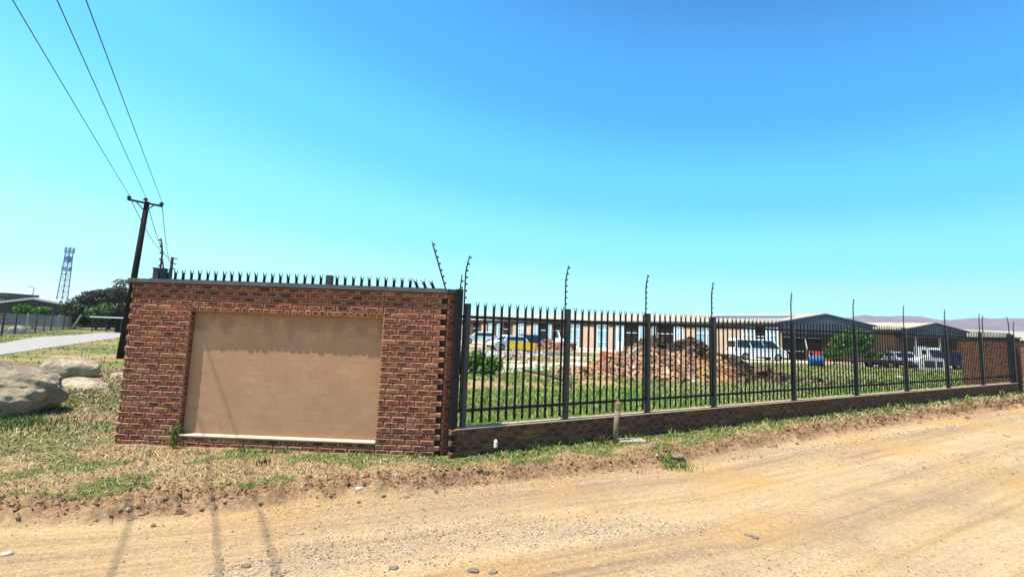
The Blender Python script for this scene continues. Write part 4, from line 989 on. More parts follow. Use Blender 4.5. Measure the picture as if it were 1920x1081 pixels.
# yard grass behind the fence
x, y = scatter(520000, -3, 34, 7.4, 36, 300); s_, nf = sfn(x, y); r = np.random.default_rng(301)
ok = in_view(x, y) & (nf < -.16) & (s_ > -.3); x, y = x[ok], y[ok]; g = green_mask(x, y)
keep = np.random.default_rng(302).random(len(x)) < np.clip(g-.1, 0, 1)*np.clip((12/np.hypot(x, y))**1.2, 0, 1); x, y, g = x[keep], y[keep], g[keep]; n_ = len(x); r = np.random.default_rng(303); s_y = sfn(x, y)[0]
sc_ = np.maximum(1, np.hypot(x, y)/10); P = np.stack([x, y, base_z(x, y)-.005+(height(x, y)-base_z(x, y))], -1)
t_ = r.random(n_); colr = lerpc((.10, .22, .03), (.36, .56, .10), t_); yl = r.random(n_) < .25+.45*sst(.4, .6, fbm(x, y, .5, 3, 305))*(s_y > 9); colr[yl] = (.52, .45, .22)
o = blades('yard_grass', P, (.05+.09*r.random(n_))*sc_**.3, (.012+.010*r.random(n_))*sc_, .3+.5*r.random(n_), colr); tag(o, 'lush green grass growing inside the yard right behind the palisade fence', 'grass', kind='stuff')
# rougher tall dry tufts further in the yard and left field
x, y = scatter(120000, -70, 48, 9, 60, 310); s_, nf = sfn(x, y); r = np.random.default_rng(311)
ok = in_view(x, y) & (((nf < -8.5) & (x > -6)) | ((x < -6) & (x < -.62*y))); x, y = x[ok], y[ok]
keep = r.random(len(x)) < .22+.5*sst(.42, .6, fbm(x, y, .2, 3, 313)); x, y = x[keep], y[keep]
lr = np.array([[p[0], p[1]] for p in lower]); ur = np.array([[p[0], p[1]] for p in upper])
pxx = 960+FPX*x/y; pyy = np.interp(pxx, [-260, 0, 97, 223, 300], [705, 665.5, 651, 633, 620]); pyu = np.interp(pxx, [-260, 0, 65, 146, 223, 300], [662, 644, 632, 627.5, 620, 612.5])
# keep off the tarred road and the driveway
def inpoly(x, y, poly):
    c_ = np.zeros(len(x), bool); j = len(poly)-1
    for i in range(len(poly)):
        xi, yi = poly[i]; xj, yj = poly[j]; c_ ^= ((yi > y) != (yj > y)) & (x < (xj-xi)*(y-yi)/(yj-yi+1e-12)+xi); j = i
    return c_
bad = inpoly(x, y, [tuple(p) for p in lower+upper[::-1]]) | inpoly(x, y, [(-16, 19), (-1, 20.5), (5, 26), (12, 33), (24, 40), (42, 41), (46, 49), (24, 52), (4, 37), (-1, 30), (-6, 26), (-20, 24)])
x, y = x[~bad], y[~bad]; n_ = len(x); r = np.random.default_rng(312)
P = np.stack([x, y, height(x, y)-.01], -1); gm = fbm(x, y, .3, 3, 320); isg = r.random(n_) < sst(.4, .6, gm)*.8; colr = lerpc((.40, .29, .13), (.66, .54, .30), r.random(n_)); colr[isg] = lerpc((.15, .24, .05), (.32, .42, .10), r.random(isg.sum()))
o = blades('field_grass', P, .06+.12*r.random(n_), .035+.03*r.random(n_), .6+.6*r.random(n_), colr); tag(o, 'rough mixed dry and green grass in the back of the yard and by the side road', 'grass', kind='stuff')

# ---- gravel on the road, loose clods on the bank
def stones(name, P, size, col_, flat=.6, mat='stone', seed=0, parent=None):
    n_ = len(P); r = np.random.default_rng(seed+n_)
    base = np.array([(1, 0, 0), (-1, 0, 0), (0, 1, 0), (0, -1, 0), (0, 0, 1), (0, 0, -1), ], float)
    Q = base[None]*(.65+.7*r.random((n_, 6, 1)))+r.normal(size=(n_, 6, 3))*.12
    az_ = r.random(n_)*2*math.pi; c_, s_ = np.cos(az_), np.sin(az_)
    sx_ = size*(.7+.7*r.random(n_)); sy_ = size*(.6+.5*r.random(n_)); sz_ = size*flat*(.6+.6*r.random(n_))
    Q = Q*np.stack([sx_, sy_, sz_], -1)[:, None]
    X_ = Q[..., 0]*c_[:, None]-Q[..., 1]*s_[:, None]; Y_ = Q[..., 0]*s_[:, None]+Q[..., 1]*c_[:, None]
    V_ = np.stack([X_, Y_, Q[..., 2]], -1)+P[:, None]
    T = np.array([(0, 2, 4), (2, 1, 4), (1, 3, 4), (3, 0, 4), (2, 0, 5), (1, 2, 5), (3, 1, 5), (0, 3, 5)]); F_ = (T[None]+np.arange(n_)[:, None, None]*6).reshape(-1, 3)
    return arr_mesh(name, V_.reshape(-1, 3), F_, M[mat], {'col': np.repeat(col_, 6, 0)}, parent=parent)
x, y = scatter(1500000, -9, 24, 2.2, 17, 400); r = np.random.default_rng(401); d = edge_d(x, y)
gr = sst(.50, .62, fbm(x*.55+y*.2, y*1.6-x*.5, .6, 3, 410))
# main gravel windrow in front of the wall and the one next to the verge
def windrow(pts, wd_, x, y):
    W = np.array([Gz(*p, off=-.1)[:2] for p in pts]); yy = np.interp(x, W[:, 0], W[:, 1]); return np.exp(-((y-yy)/np.interp(x, W[:, 0], wd_))**2)*(x > W[0, 0])*(x < W[-1, 0])
win = windrow([(380, 1081), (560, 1045), (760, 1012), (950, 992), (1130, 990), (1350, 985)], [.15, .3, .42, .42, .3, .1], x, y)*1.3+windrow([(480, 965), (640, 945), (900, 920), (1150, 897), (1450, 850), (1800, 795)], [.10, .22, .20, .16, .14, .1], x, y)*.8
dens = np.clip(.05+.20*gr+win, 0, 1)*np.clip((5/np.hypot(x, y))**1.5, 0, 1)
ok = in_view(x, y) & (d < -.02) & (r.random(len(x)) < dens); x, y, win = x[ok], y[ok], np.clip(win[ok], 0, 1); n_ = len(x); r = np.random.default_rng(402)
sz = .0036+.010*r.random(n_)**4+win*.003*r.random(n_)**2; sz *= np.maximum(1, np.hypot(x, y)/7)
colr = lerpc((.30, .235, .18), (.66, .54, .40), r.random(n_)); dk = r.random(n_) < .22; colr[dk] = (.17, .125, .095)
o = stones('gravel', np.stack([x, y, height(x, y)+sz*.15], -1), sz, colr); tag(o, 'loose grey and tan gravel scattered in streaks over the dirt road', 'gravel', kind='stuff'); print('gravel', n_)
x, y = scatter(520000, -9, 24, 3, 17, 420); r = np.random.default_rng(421); d = edge_d(x, y)
ok = in_view(x, y) & (r.random(len(x)) < np.exp(-((d-.20)/.26)**2)*.6*np.clip((6/np.hypot(x, y)), 0, 1)); x, y = x[ok], y[ok]; n_ = len(x); r = np.random.default_rng(422)
sz = (.006+.034*r.random(n_)**5)*np.maximum(1, np.hypot(x, y)/9); colr = lerpc((.17, .085, .045), (.42, .26, .15), r.random(n_)); wh_ = r.random(n_) < .06; colr[wh_] = (.6, .5, .38)
o = stones('soil_clods', np.stack([x, y, height(x, y)+sz*.2], -1), sz, colr, .75, 'stone', 9); tag(o, 'crumbly reddish soil clods along the eroded edge of the verge', 'soil', kind='stuff')

# ---- boulders and individual stones
def rock(name, loc, size, label, cols=((.20, .15, .11), (.50, .43, .34)), seed=0, rz=0, cat='rock', sub=5, group=None, rough=.18):
    import bmesh
    bm = bmesh.new(); bmesh.ops.create_icosphere(bm, subdivisions=sub, radius=1)
    r_ = random.Random(seed); planes = []
    for k in range(9):
        v = Vector((r_.gauss(0, 1), r_.gauss(0, 1), r_.gauss(0, 1))).normalized(); planes.append((v, r_.uniform(.72, .95)))
    for v in bm.verts:
        p = v.co.copy()
        for n_, d_ in planes:
            k = p.dot(n_)-d_
            if k > 0: p -= n_*k*.55
        q = p*1.7+Vector((seed*3.7, 0, 0)); f = 0; a = 1
        from mathutils import noise as mn
        f = mn.fractal(q, .9, 2.1, 5)*rough; f += mn.fractal(q*5, .8, 2.1, 3)*rough*.16
        p *= 1+f
        v.co = Vector((p.x*size[0], p.y*size[1], p.z*size[2]))
    me = bpy.data.meshes.new(name); bm.to_mesh(me); bm.free()
    me.polygons.foreach_set('use_smooth', [True]*len(me.polygons))
    N = NT(name+'_stone', .92, .12); v = N.obj(); f1 = N.noise(v, 1.6/max(size), 7, .7); f2 = N.noise(v, 9/max(size)**.5, 6, .75)
    c = N.ramp(f1, (.32, cols[0]), (.47, tuple((a+b_)/2 for a, b_ in zip(*cols))), (.6, cols[1])); c = N.mix(N.ramp(f2, (.42, 0), (.66, .5)), c, tuple(x*.55 for x in cols[0])); f3 = N.noise(v, 40/max(size)**.5, 5, .8); c = N.mix(N.ramp(f3, (.5, 0), (.75, .35)), c, tuple(x*.8 for x in cols[0]))
    N.col(c); N.bump(N.math('ADD', f2, f3), 1., .05*max(size)); me.materials.append(N.m)
    o = bpy.data.objects.new(name, me); COL.objects.link(o); o.location = loc; o.rotation_euler = (0, 0, rz); tag(o, label, cat, group); return o
BC = ((.23, .165, .11), (.70, .565, .39))
rock('boulder', (-10.85, 9.05, .36), (1.75, 1.1, .72), 'huge rounded pale boulder at the left edge with dark shaded underside', BC, 3, .05, 'boulder', 6, rough=.10)
q = Gz(128, 708); rock('boulder', (q[0], q[1], .22), (.86, .6, .50), 'medium pale boulder behind the huge one, closest to the side road', BC, 8, .1, 'boulder', rough=.10)
q = Gz(150, 727); rock('boulder', (q[0], q[1], .03), (.72, .5, .26), 'low flat pale boulder lying between the bigger boulders and the wall', BC, 12, -.15, 'boulder', rough=.10)
q = Gz(222, 708); rock('rock', (q[0], q[1], .02), (.22, .2, .16), 'small pale rock close to the left edge of the brick wall', BC, 15)
q = Gz(31, 624); rock('boulder', (q[0], q[1], .3), (.85, .6, .50), 'lone whitish boulder across the tarred road in front of the mesh fence', ((.45, .38, .3), (.7, .62, .5)), 17, 0, 'boulder', 4, rough=.1)
for px, py, sz_, lab, cc, sd in [(741, 892, .065, 'pointed grey stone upright on the verge below the brick wall', ((.2, .17, .16), (.4, .35, .33)), 21),
        (722, 862, .05, 'flat grey stone sunk in dry grass below the wall corner', ((.2, .17, .15), (.35, .3, .27)), 22),
        (672, 926, .045, 'slanted pale stone slab in the eroded verge bank', ((.4, .33, .27), (.6, .52, .44)), 23),
        (738, 1060, .035, 'flat dark stone in the gravel at the bottom centre', ((.13, .1, .08), (.3, .24, .18)), 24),
        (888, 1066, .042, 'largest flat dark stone lying in the road gravel', ((.12, .09, .07), (.26, .2, .15)), 25),
        (925, 1068, .036, 'flat brown stone right of the largest dark road stone', ((.16, .12, .09), (.32, .25, .18)), 26),
        (13, 1034, .04, 'round pale pebble on the road at the bottom left edge', ((.4, .33, .27), (.6, .52, .42)), 27),
        (461, 1057, .035, 'dark pebble on the road left of the gravel streak', ((.12, .09, .07), (.26, .2, .15)), 28),
        (563, 996, .028, 'tan pebble on the road below the brick wall', ((.3, .23, .17), (.5, .4, .3)), 29),
        (1270, 858, .10, 'brown clod beside the grass tuft on the verge bank', ((.2, .13, .08), (.4, .28, .18)), 30),
        (1404, 999, .035, 'grey pebble on the road right of centre', ((.16, .13, .1), (.32, .26, .2)), 31),
        (1416, 1004, .035, 'dark pebble touching the grey one on the road', ((.12, .1, .08), (.26, .2, .16)), 32),
        (1874, 741, .10, 'white stone at the foot of the far fence end', ((.5, .45, .38), (.7, .64, .55)), 33),
        (1856, 752, .10, 'flat white stone on the verge near the far fence end', ((.55, .5, .42), (.75, .7, .6)), 34),
        (1385, 792, .07, 'small pale stone in the grass under the plinth at mid fence', ((.5, .45, .38), (.7, .64, .55)), 35)]:
    q = Gz(px, py, off=-.08 if py > 900 else 0); z_ = float(height(q[0], q[1])); rock('stone', (q[0], q[1], z_+sz_*.15), (sz_*1.25, sz_*.8, sz_*(.9 if sd in (21,) else .45)), lab, cc, sd, random.uniform(-.5, .5), 'stone', 3)
# green-grey standpipe post and slab
q = Gz(1147, 822); gx, gy = 1.98, 8.42; z_ = float(base_z(gx, gy))
sp_ = empty('marker_post', (gx, gy, z_)); tag(sp_, 'weathered grey green post with a brown top in front of the plinth', 'post')
b = MB(); b.tube([(0, 0, -.1), (.02, 0, .35), (.045, 0, .62)], [.048, .046, .047], 10); b.build('shaft', simple('post_paint', (.22, .19, .125), .8, .2, var=.25, scale=14, bump=.3), sp_, smooth=True)
b = MB(); b.tube([(.045, 0, .60), (.05, 0, .70), (.05, 0, .73)], [.056, .054, .045], 10); b.tube([(.05, 0, .73), (.052, 0, .77)], [.02, .012], 8); b.build('cap', simple('cap_brown', (.26, .17, .09), .8, .2, var=.3, scale=12), sp_, smooth=False)
q = Gz(1183, 828); b = MB(); b.box(-.26, .26, -.12, .12, -.04, .03); b.box(-.06, .1, -.04, .05, .031, .036); o = b.build('concrete_slab', M['concrete'], bevel=.012); o.location = (q[0], q[1], float(height(q[0], q[1]))+.012); o.rotation_euler = (0, 0, AF-.25); tag(o, 'pale square concrete slab lying in the grass beside the grey green post', 'slab')
q = Gz(910, 838); b = MB(); b.tube([(0, 0, 0), (0, 0, .09)], .03, 10); b.tube([(0, 0, .09), (0, 0, .12)], [.03, .012], 10); o = b.build('bottle', M['white']); z_ = float(height(-.2, 7.42)); o.location = (-.17, 7.40, z_+.12); tag(o, 'small crumpled white bottle resting in weeds against the shaded plinth', 'bottle')
# tufts
for px, py, n_, h_, lab in [(1262, 862, 260, .13, 'dark green grass tuft on the bank by the road'), (330, 830, 170, .30, 'tall green weed growing at the foot of the left brick pilaster'), (1130, 800, 60, .22, 'dry brown weed stems in front of the plinth beside the post'), (492, 868, 40, .12, 'small dark dry twig plant below the plaster panel'), (60, 790, 900, .20, 'dense weeds at the foot of the huge boulder'), (150, 690, 160, .35, 'bare scrubby stems beside the medium boulder')]:
    q = Gz(px, py); 
    if px == 330: q = np.array([-5.12, 7.14, 0])
    if px == 1130: q = np.array([1.72, 8.3, .03])
    r = np.random.default_rng(px); sp_r = {60: .8, 150: .35, 1262: .13}.get(px, .05)
    if px == 60: q = np.array([-8.95, 8.1, 0])
    x = q[0]+r.normal(size=n_)*sp_r*(1 if px != 60 else .9); y = q[1]+r.normal(size=n_)*sp_r*(.4 if px in (60, 330) else 1.)
    if px == 330: x = q[0]+r.normal(size=n_)*.03; y = q[1]+r.normal(size=n_)*.02
    P = np.stack([x, y, height(x, y)-.01], -1)
    if px == 330: P[:, 2] += r.random(n_)*.30; hh_ = .04+.05*r.random(n_)
    else: hh_ = h_*(.5+.6*r.random(n_))
    colr = lerpc((.05, .11, .02), (.2, .34, .06), r.random(n_))
    if px in (1130, 492, 150): colr = lerpc((.07, .045, .03), (.2, .13, .08), r.random(n_))
    o = blades('grass_tuft' if px in (1262,) else 'weed', P, hh_, .008+.010*r.random(n_), np.full(n_, .5 if px != 330 else 1.5), colr); tag(o, lab, 'weeds' if px != 1262 else 'grass tuft', kind='stuff')

# ------------------------------------------------------------------ yard objects
# rubble heap
hc = np.array([7.7, 22.0]); zh = float(base_z(*hc))
heap = empty('rubble_heap', (hc[0], hc[1], zh), 0); tag(heap, 'big heap of broken bricks, sand and dark soil behind the fence', 'rubble heap')
def heap_h(x, y):
    pks = [(-.7, .0, 1.75, 1.5, 1.5), (1.2, .3, 1.78, 1.45, 1.5), (-2.3, -.3, 1.0, 1.2, 1.2), (2.7, .1, 1.05, 1.3, 1.2), (0.3, -.6, 1.45, 2.0, 1.5), (4.4, -.8, .35, 1.3, .8), (-3.7, -.3, .35, 1.2, 1.0)]
    z = 0
    for a, c_, h_, rx, ry in pks: z = np.maximum(z, h_*1.12*np.clip(1-np.sqrt(((x-a)/rx/1.75)**2+((y-c_)/ry/1.75)**2), 0, 1)**.85)
    return z*(1+.25*(fbm(x, y, 1.3, 4, 120)-.5))+.05*(fbm(x, y, 4, 3, 121)-.5)-.06
gx_, gy_ = np.meshgrid(np.linspace(-6, 7, 150), np.linspace(-4, 4, 90)); hz = heap_h(gx_, gy_)
V_ = np.stack([gx_, gy_, hz], -1).reshape(-1, 3); i_ = np.arange(150*90).reshape(90, 150); F_ = np.stack([i_[:-1, :-1], i_[:-1, 1:], i_[1:, 1:], i_[1:, :-1]], -1).reshape(-1, 4)
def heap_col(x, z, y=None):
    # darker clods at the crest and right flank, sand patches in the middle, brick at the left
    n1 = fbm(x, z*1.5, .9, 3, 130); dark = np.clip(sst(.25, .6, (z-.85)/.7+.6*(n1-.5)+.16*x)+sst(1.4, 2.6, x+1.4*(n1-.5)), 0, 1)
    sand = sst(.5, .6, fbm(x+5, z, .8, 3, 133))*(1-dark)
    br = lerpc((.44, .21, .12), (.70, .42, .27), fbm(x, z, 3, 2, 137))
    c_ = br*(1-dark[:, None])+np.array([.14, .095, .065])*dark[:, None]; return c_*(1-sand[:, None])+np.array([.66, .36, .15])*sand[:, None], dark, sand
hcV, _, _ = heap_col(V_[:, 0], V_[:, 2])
arr_mesh('mound', V_, F_, M['chunk'], {'col': hcV}, parent=heap, smooth=True)
r = np.random.default_rng(500); n_ = 16000; x = r.uniform(-5.6, 6.2, n_); y = r.uniform(-3.4, 2.5, n_); z = heap_h(x, y); ok = z > -.02; x, y, z = x[ok], y[ok], z[ok]; n_ = len(x)
cc, dark, sand = heap_col(x, z); keep = r.random(n_) < 1-.72*sand; x, y, z, cc, dark = x[keep], y[keep], z[keep], cc[keep], dark[keep]; n_ = len(x)
sz = np.exp(r.normal(-3.05, .5, n_)); cc = np.clip(cc*(.4+1.3*r.random((n_, 1))), 0, .8); pale = r.random(n_) < .14*(1-dark); cc[pale] = (.62, .5, .4)
def blocks(name, P, size, col_, parent, seed):
    r = np.random.default_rng(seed); n_ = len(P); c8 = np.array([(a, b_, c_) for a in (-1, 1) for b_ in (-1, 1) for c_ in (-1, 1)], float)
    Q = np.random.default_rng(seed+1).normal(size=(n_, 4)); Q /= np.linalg.norm(Q, axis=1)[:, None]; w_, a, b_, c_ = Q.T
    R_ = np.stack([1-2*(b_*b_+c_*c_), 2*(a*b_-c_*w_), 2*(a*c_+b_*w_), 2*(a*b_+c_*w_), 1-2*(a*a+c_*c_), 2*(b_*c_-a*w_), 2*(a*c_-b_*w_), 2*(b_*c_+a*w_), 1-2*(a*a+b_*b_)], -1).reshape(n_, 3, 3)
    S_ = size[:, None]*np.stack([.9+.5*r.random(n_), .5+.3*r.random(n_), .3+.25*r.random(n_)], -1)
    L_ = c8[None]*S_[:, None]*(.85+.3*r.random((n_, 8, 1))); V_ = np.einsum('nij,nkj->nki', R_, L_)+P[:, None]
    T = np.array([(0, 1, 3, 2), (4, 6, 7, 5), (0, 4, 5, 1), (2, 3, 7, 6), (0, 2, 6, 4), (1, 5, 7, 3)]); F_ = (T[None]+np.arange(n_)[:, None, None]*8).reshape(-1, 4)
    return arr_mesh(name, V_.reshape(-1, 3), F_, M['chunk'], {'col': np.repeat(col_, 8, 0)}, parent=parent)
o = blocks('broken_bricks', np.stack([x, y, z+sz*.2], -1), sz, cc, heap, 510); o['kind'] = 'stuff'
# scattered rubble right of the heap
r = np.random.default_rng(520); n_ = 900; c1_ = Gz(1470, 716); x = c1_[0]+r.normal(size=n_)*2.0; y = c1_[1]-.3+r.normal(size=n_)*.55; sz = np.exp(r.normal(-2.7, .4, n_)); cc = lerpc((.07, .045, .03), (.5, .36, .22), r.random(n_)**1.5)
o = blocks('rubble', np.stack([x, y, base_z(x, y)+sz*.3], -1), sz, cc, None, 521); tag(o, 'low strip of scattered dark rubble to the right of the big heap', 'rubble', kind='stuff')
# low rubble pile and brick stack in front of the cars
def small_heap(px, py, rx, ry, hh_, n_, ca, cb_, lab, sd, zb=None):
    q = Gz(px, py); r = np.random.default_rng(sd); a = r.random(n_)*2*math.pi; rr = np.sqrt(r.random(n_)); x = rr*np.cos(a)*rx; y = rr*np.sin(a)*ry; z = hh_*(1-rr)*r.random(n_)**.5
    sz = np.exp(r.normal(-2.2, .4, n_)); o = blocks('rubble_pile', np.stack([x, y, z+.03], -1), sz, lerpc(ca, cb_, r.random(n_)), None, sd+1); o.location = (q[0], q[1], float(base_z(q[0], q[1]))); tag(o, lab, 'rubble')
small_heap(1030, 657, 2.4, 1.4, 1.3, 700, (.40, .17, .10), (.68, .45, .34), 'pinkish broken brick pile between the dark hatchback and the first tall post gap', 530)
small_heap(1110, 652, 2.8, 1.0, .8, 300, (.12, .05, .04), (.3, .14, .1), 'dark brown brick rubble strewn in front of the white pickup', 534)
small_heap(965, 668, 2.6, .7, .35, 420, (.55, .52, .5), (.8, .78, .75), 'pale litter and broken concrete strewn under the yellow sheet', 540)
small_heap(900, 668, 1.6, .8, .45, 260, (.55, .5, .48), (.8, .78, .75), 'white rubble pieces on the ground below the leftmost white car', 545)
small_heap(1010, 676, 3.6, .8, .25, 260, (.45, .3, .15), (.7, .55, .35), 'thin tan rubble band along the low kerb wall', 547)
q = Gz(1068, 657); b = MB()
for i in range(6):
    for j in range(3):
        for k in range(6): b.box(i*.25-.75+.005, i*.25-.755+.24, j*.12, j*.12+.11, k*.14, k*.14+.13)
o = b.build('brick_stack', far_brick('stack_brick', (.30, .09, .06), (.22, .06, .04), (.1, .05, .04))); o.location = (q[0], q[1], float(base_z(q[0], q[1]))); tag(o, 'neat dark red brick stack next to the pinkish rubble pile', 'brick stack')
# low kerb wall
k0_ = Gz(868, 666); k1_ = Gz(1062, 668); t_ = math.atan2(k1_[1]-k0_[1], k1_[0]-k0_[0]); Lk = np.hypot(*(k1_-k0_)[:2])
b = MB(); b.box(0, Lk, -.1, .1, -.05, .42); o = b.build('kerb_wall', simple('kerb_grey', (.36, .33, .33), .9, .1, var=.2, scale=2)); o.location = (k0_[0], k0_[1]+.3, .1); o.rotation_euler = (0, 0, t_); tag(o, 'low grey kerb wall crossing the yard below the parked cars', 'kerb')
# yellow sheet on a trestle
q = Gz(980, 659); b = MB()
for k in range(6): b.box(-1.3+k*.42, -.9+k*.42, 0, .06, .25, .95)
ys_ = empty('yellow_board', (q[0], q[1], .15)); tag(ys_, 'bright yellow board propped low in front of the dark hatchback', 'board'); b.build('panel', M['yellow'], ys_)
b = MB(); b.box(-1.35, 1.25, -.05, .0, .12, .25); b.box(-1.2, -1.0, .06, .6, 0, .1); b.box(.9, 1.1, .06, .6, 0, .1); b.build('frame', M['rust'], ys_)
# upright orange slab in the heap
q = Gz(1140, 688); b = MB(); b.box(-.42, .42, -.06, .06, 0, .62); o = b.build('clay_slab', M['orange_box'], bevel=.02); o.location = (q[0], q[1]+.1, .45); o.rotation_euler = (-.25, .08, .1); tag(o, 'orange clay slab standing on the left slope of the rubble heap', 'slab')
# white block
q = Gz(918, 700); b = MB(); b.box(-.16, .16, -.12, .12, -.02, .42); o = b.build('concrete_block', M['concrete'], bevel=.015); o.location = (q[0], q[1], .1); o.rotation_euler = (0, 0, .4); tag(o, 'upright pale concrete block standing in the weedy mound', 'block')
# fallen pipe
pA = Gz(985, 702); pB = Gz(1070, 728); b = MB(); b.tube([(pA[0], pA[1], .28), ((pA[0]+pB[0])/2, (pA[1]+pB[1])/2, .33), (pB[0], pB[1], .30)], [.05, .055, .06], 8); b.tube([(pB[0], pB[1], -.02), (pB[0], pB[1], .32)], .05, 8)
o = b.build('pipe', M['darksteel'], smooth=True); tag(o, 'long black pipe lying propped in the grass behind the second fence post', 'pipe')
# blue drum
q = Gz(1531, 688); dr = empty('drum', (q[0], q[1], ZG), .25); tag(dr, 'bright blue plastic drum lying on its side in the yard', 'drum')
Yd_ = q[1]; wpx = 27*Yd_/FPX/2; b = MB(); R0 = wpx*.55
prof = [(-wpx, .0), (-wpx, R0*.86), (-wpx*.92, R0*.97), (-wpx*.35, R0*.97), (-wpx*.32, R0), (-wpx*.28, R0*.97), (wpx*.28, R0*.97), (wpx*.32, R0), (wpx*.36, R0*.97), (wpx*.92, R0*.97), (wpx, R0*.86), (wpx, .0)]
b.tube([(x_, 0, R0+.25) for x_, _ in prof], [max(.01, r_) for _, r_ in prof], 20, cap=False); b.build('body', M['blue_drum'], dr, smooth=True)
b = MB(); b.tube([(wpx+.001, .0, R0*1.5+.25), (wpx+.05, 0, R0*1.5+.25)], .05, 10); b.build('bung', M['white'], dr)
b = MB(); b.box(-wpx*.8, -wpx*.6, -R0, R0, 0, .3); b.box(wpx*.6, wpx*.8, -R0, R0, 0, .3); o = b.build('drum_rest', M['rust']); o.location = (q[0], q[1], ZG); o.rotation_euler = (0, 0, .25); tag(o, 'rusty pair of beams the blue drum is lying on', 'rest')
# leaning pole
p0_ = atY(1521, 668, 44.5); b = MB(); tp = atY(1508, 632, p0_[1]); b.tube([(0, 0, -.05), (tp[0]-p0_[0], 0, tp[2]-.2)], .05, 6); o = b.build('leaning_pole', M['window_frame'], loc=(p0_[0], p0_[1], .2)); tag(o, 'thin pale pole leaning against the dark gable end', 'pole')
# orange skip
q = atY(1544, 676, 43.5); Yq = q[1]; s_ = Yq/FPX; b = MB(); w0 = 12*s_; b.prism([(-w0, 0), (w0, 0), (w0*1.15, 14*s_), (-w0*1.15, 14*s_)], -.5, .5); b.box(-w0*1.2, w0*1.2, -.56, .56, 14*s_, 14*s_+.08)
for k in (-.6, 0, .6): b.box(w0*k-.04, w0*k+.04, -.58, -.5, .05, 14*s_)
o = b.build('skip', M['orange_box']); o.location = (q[0], q[1], ZG+.25); tag(o, 'orange steel skip in the shade of the gable left of the young tree', 'skip')

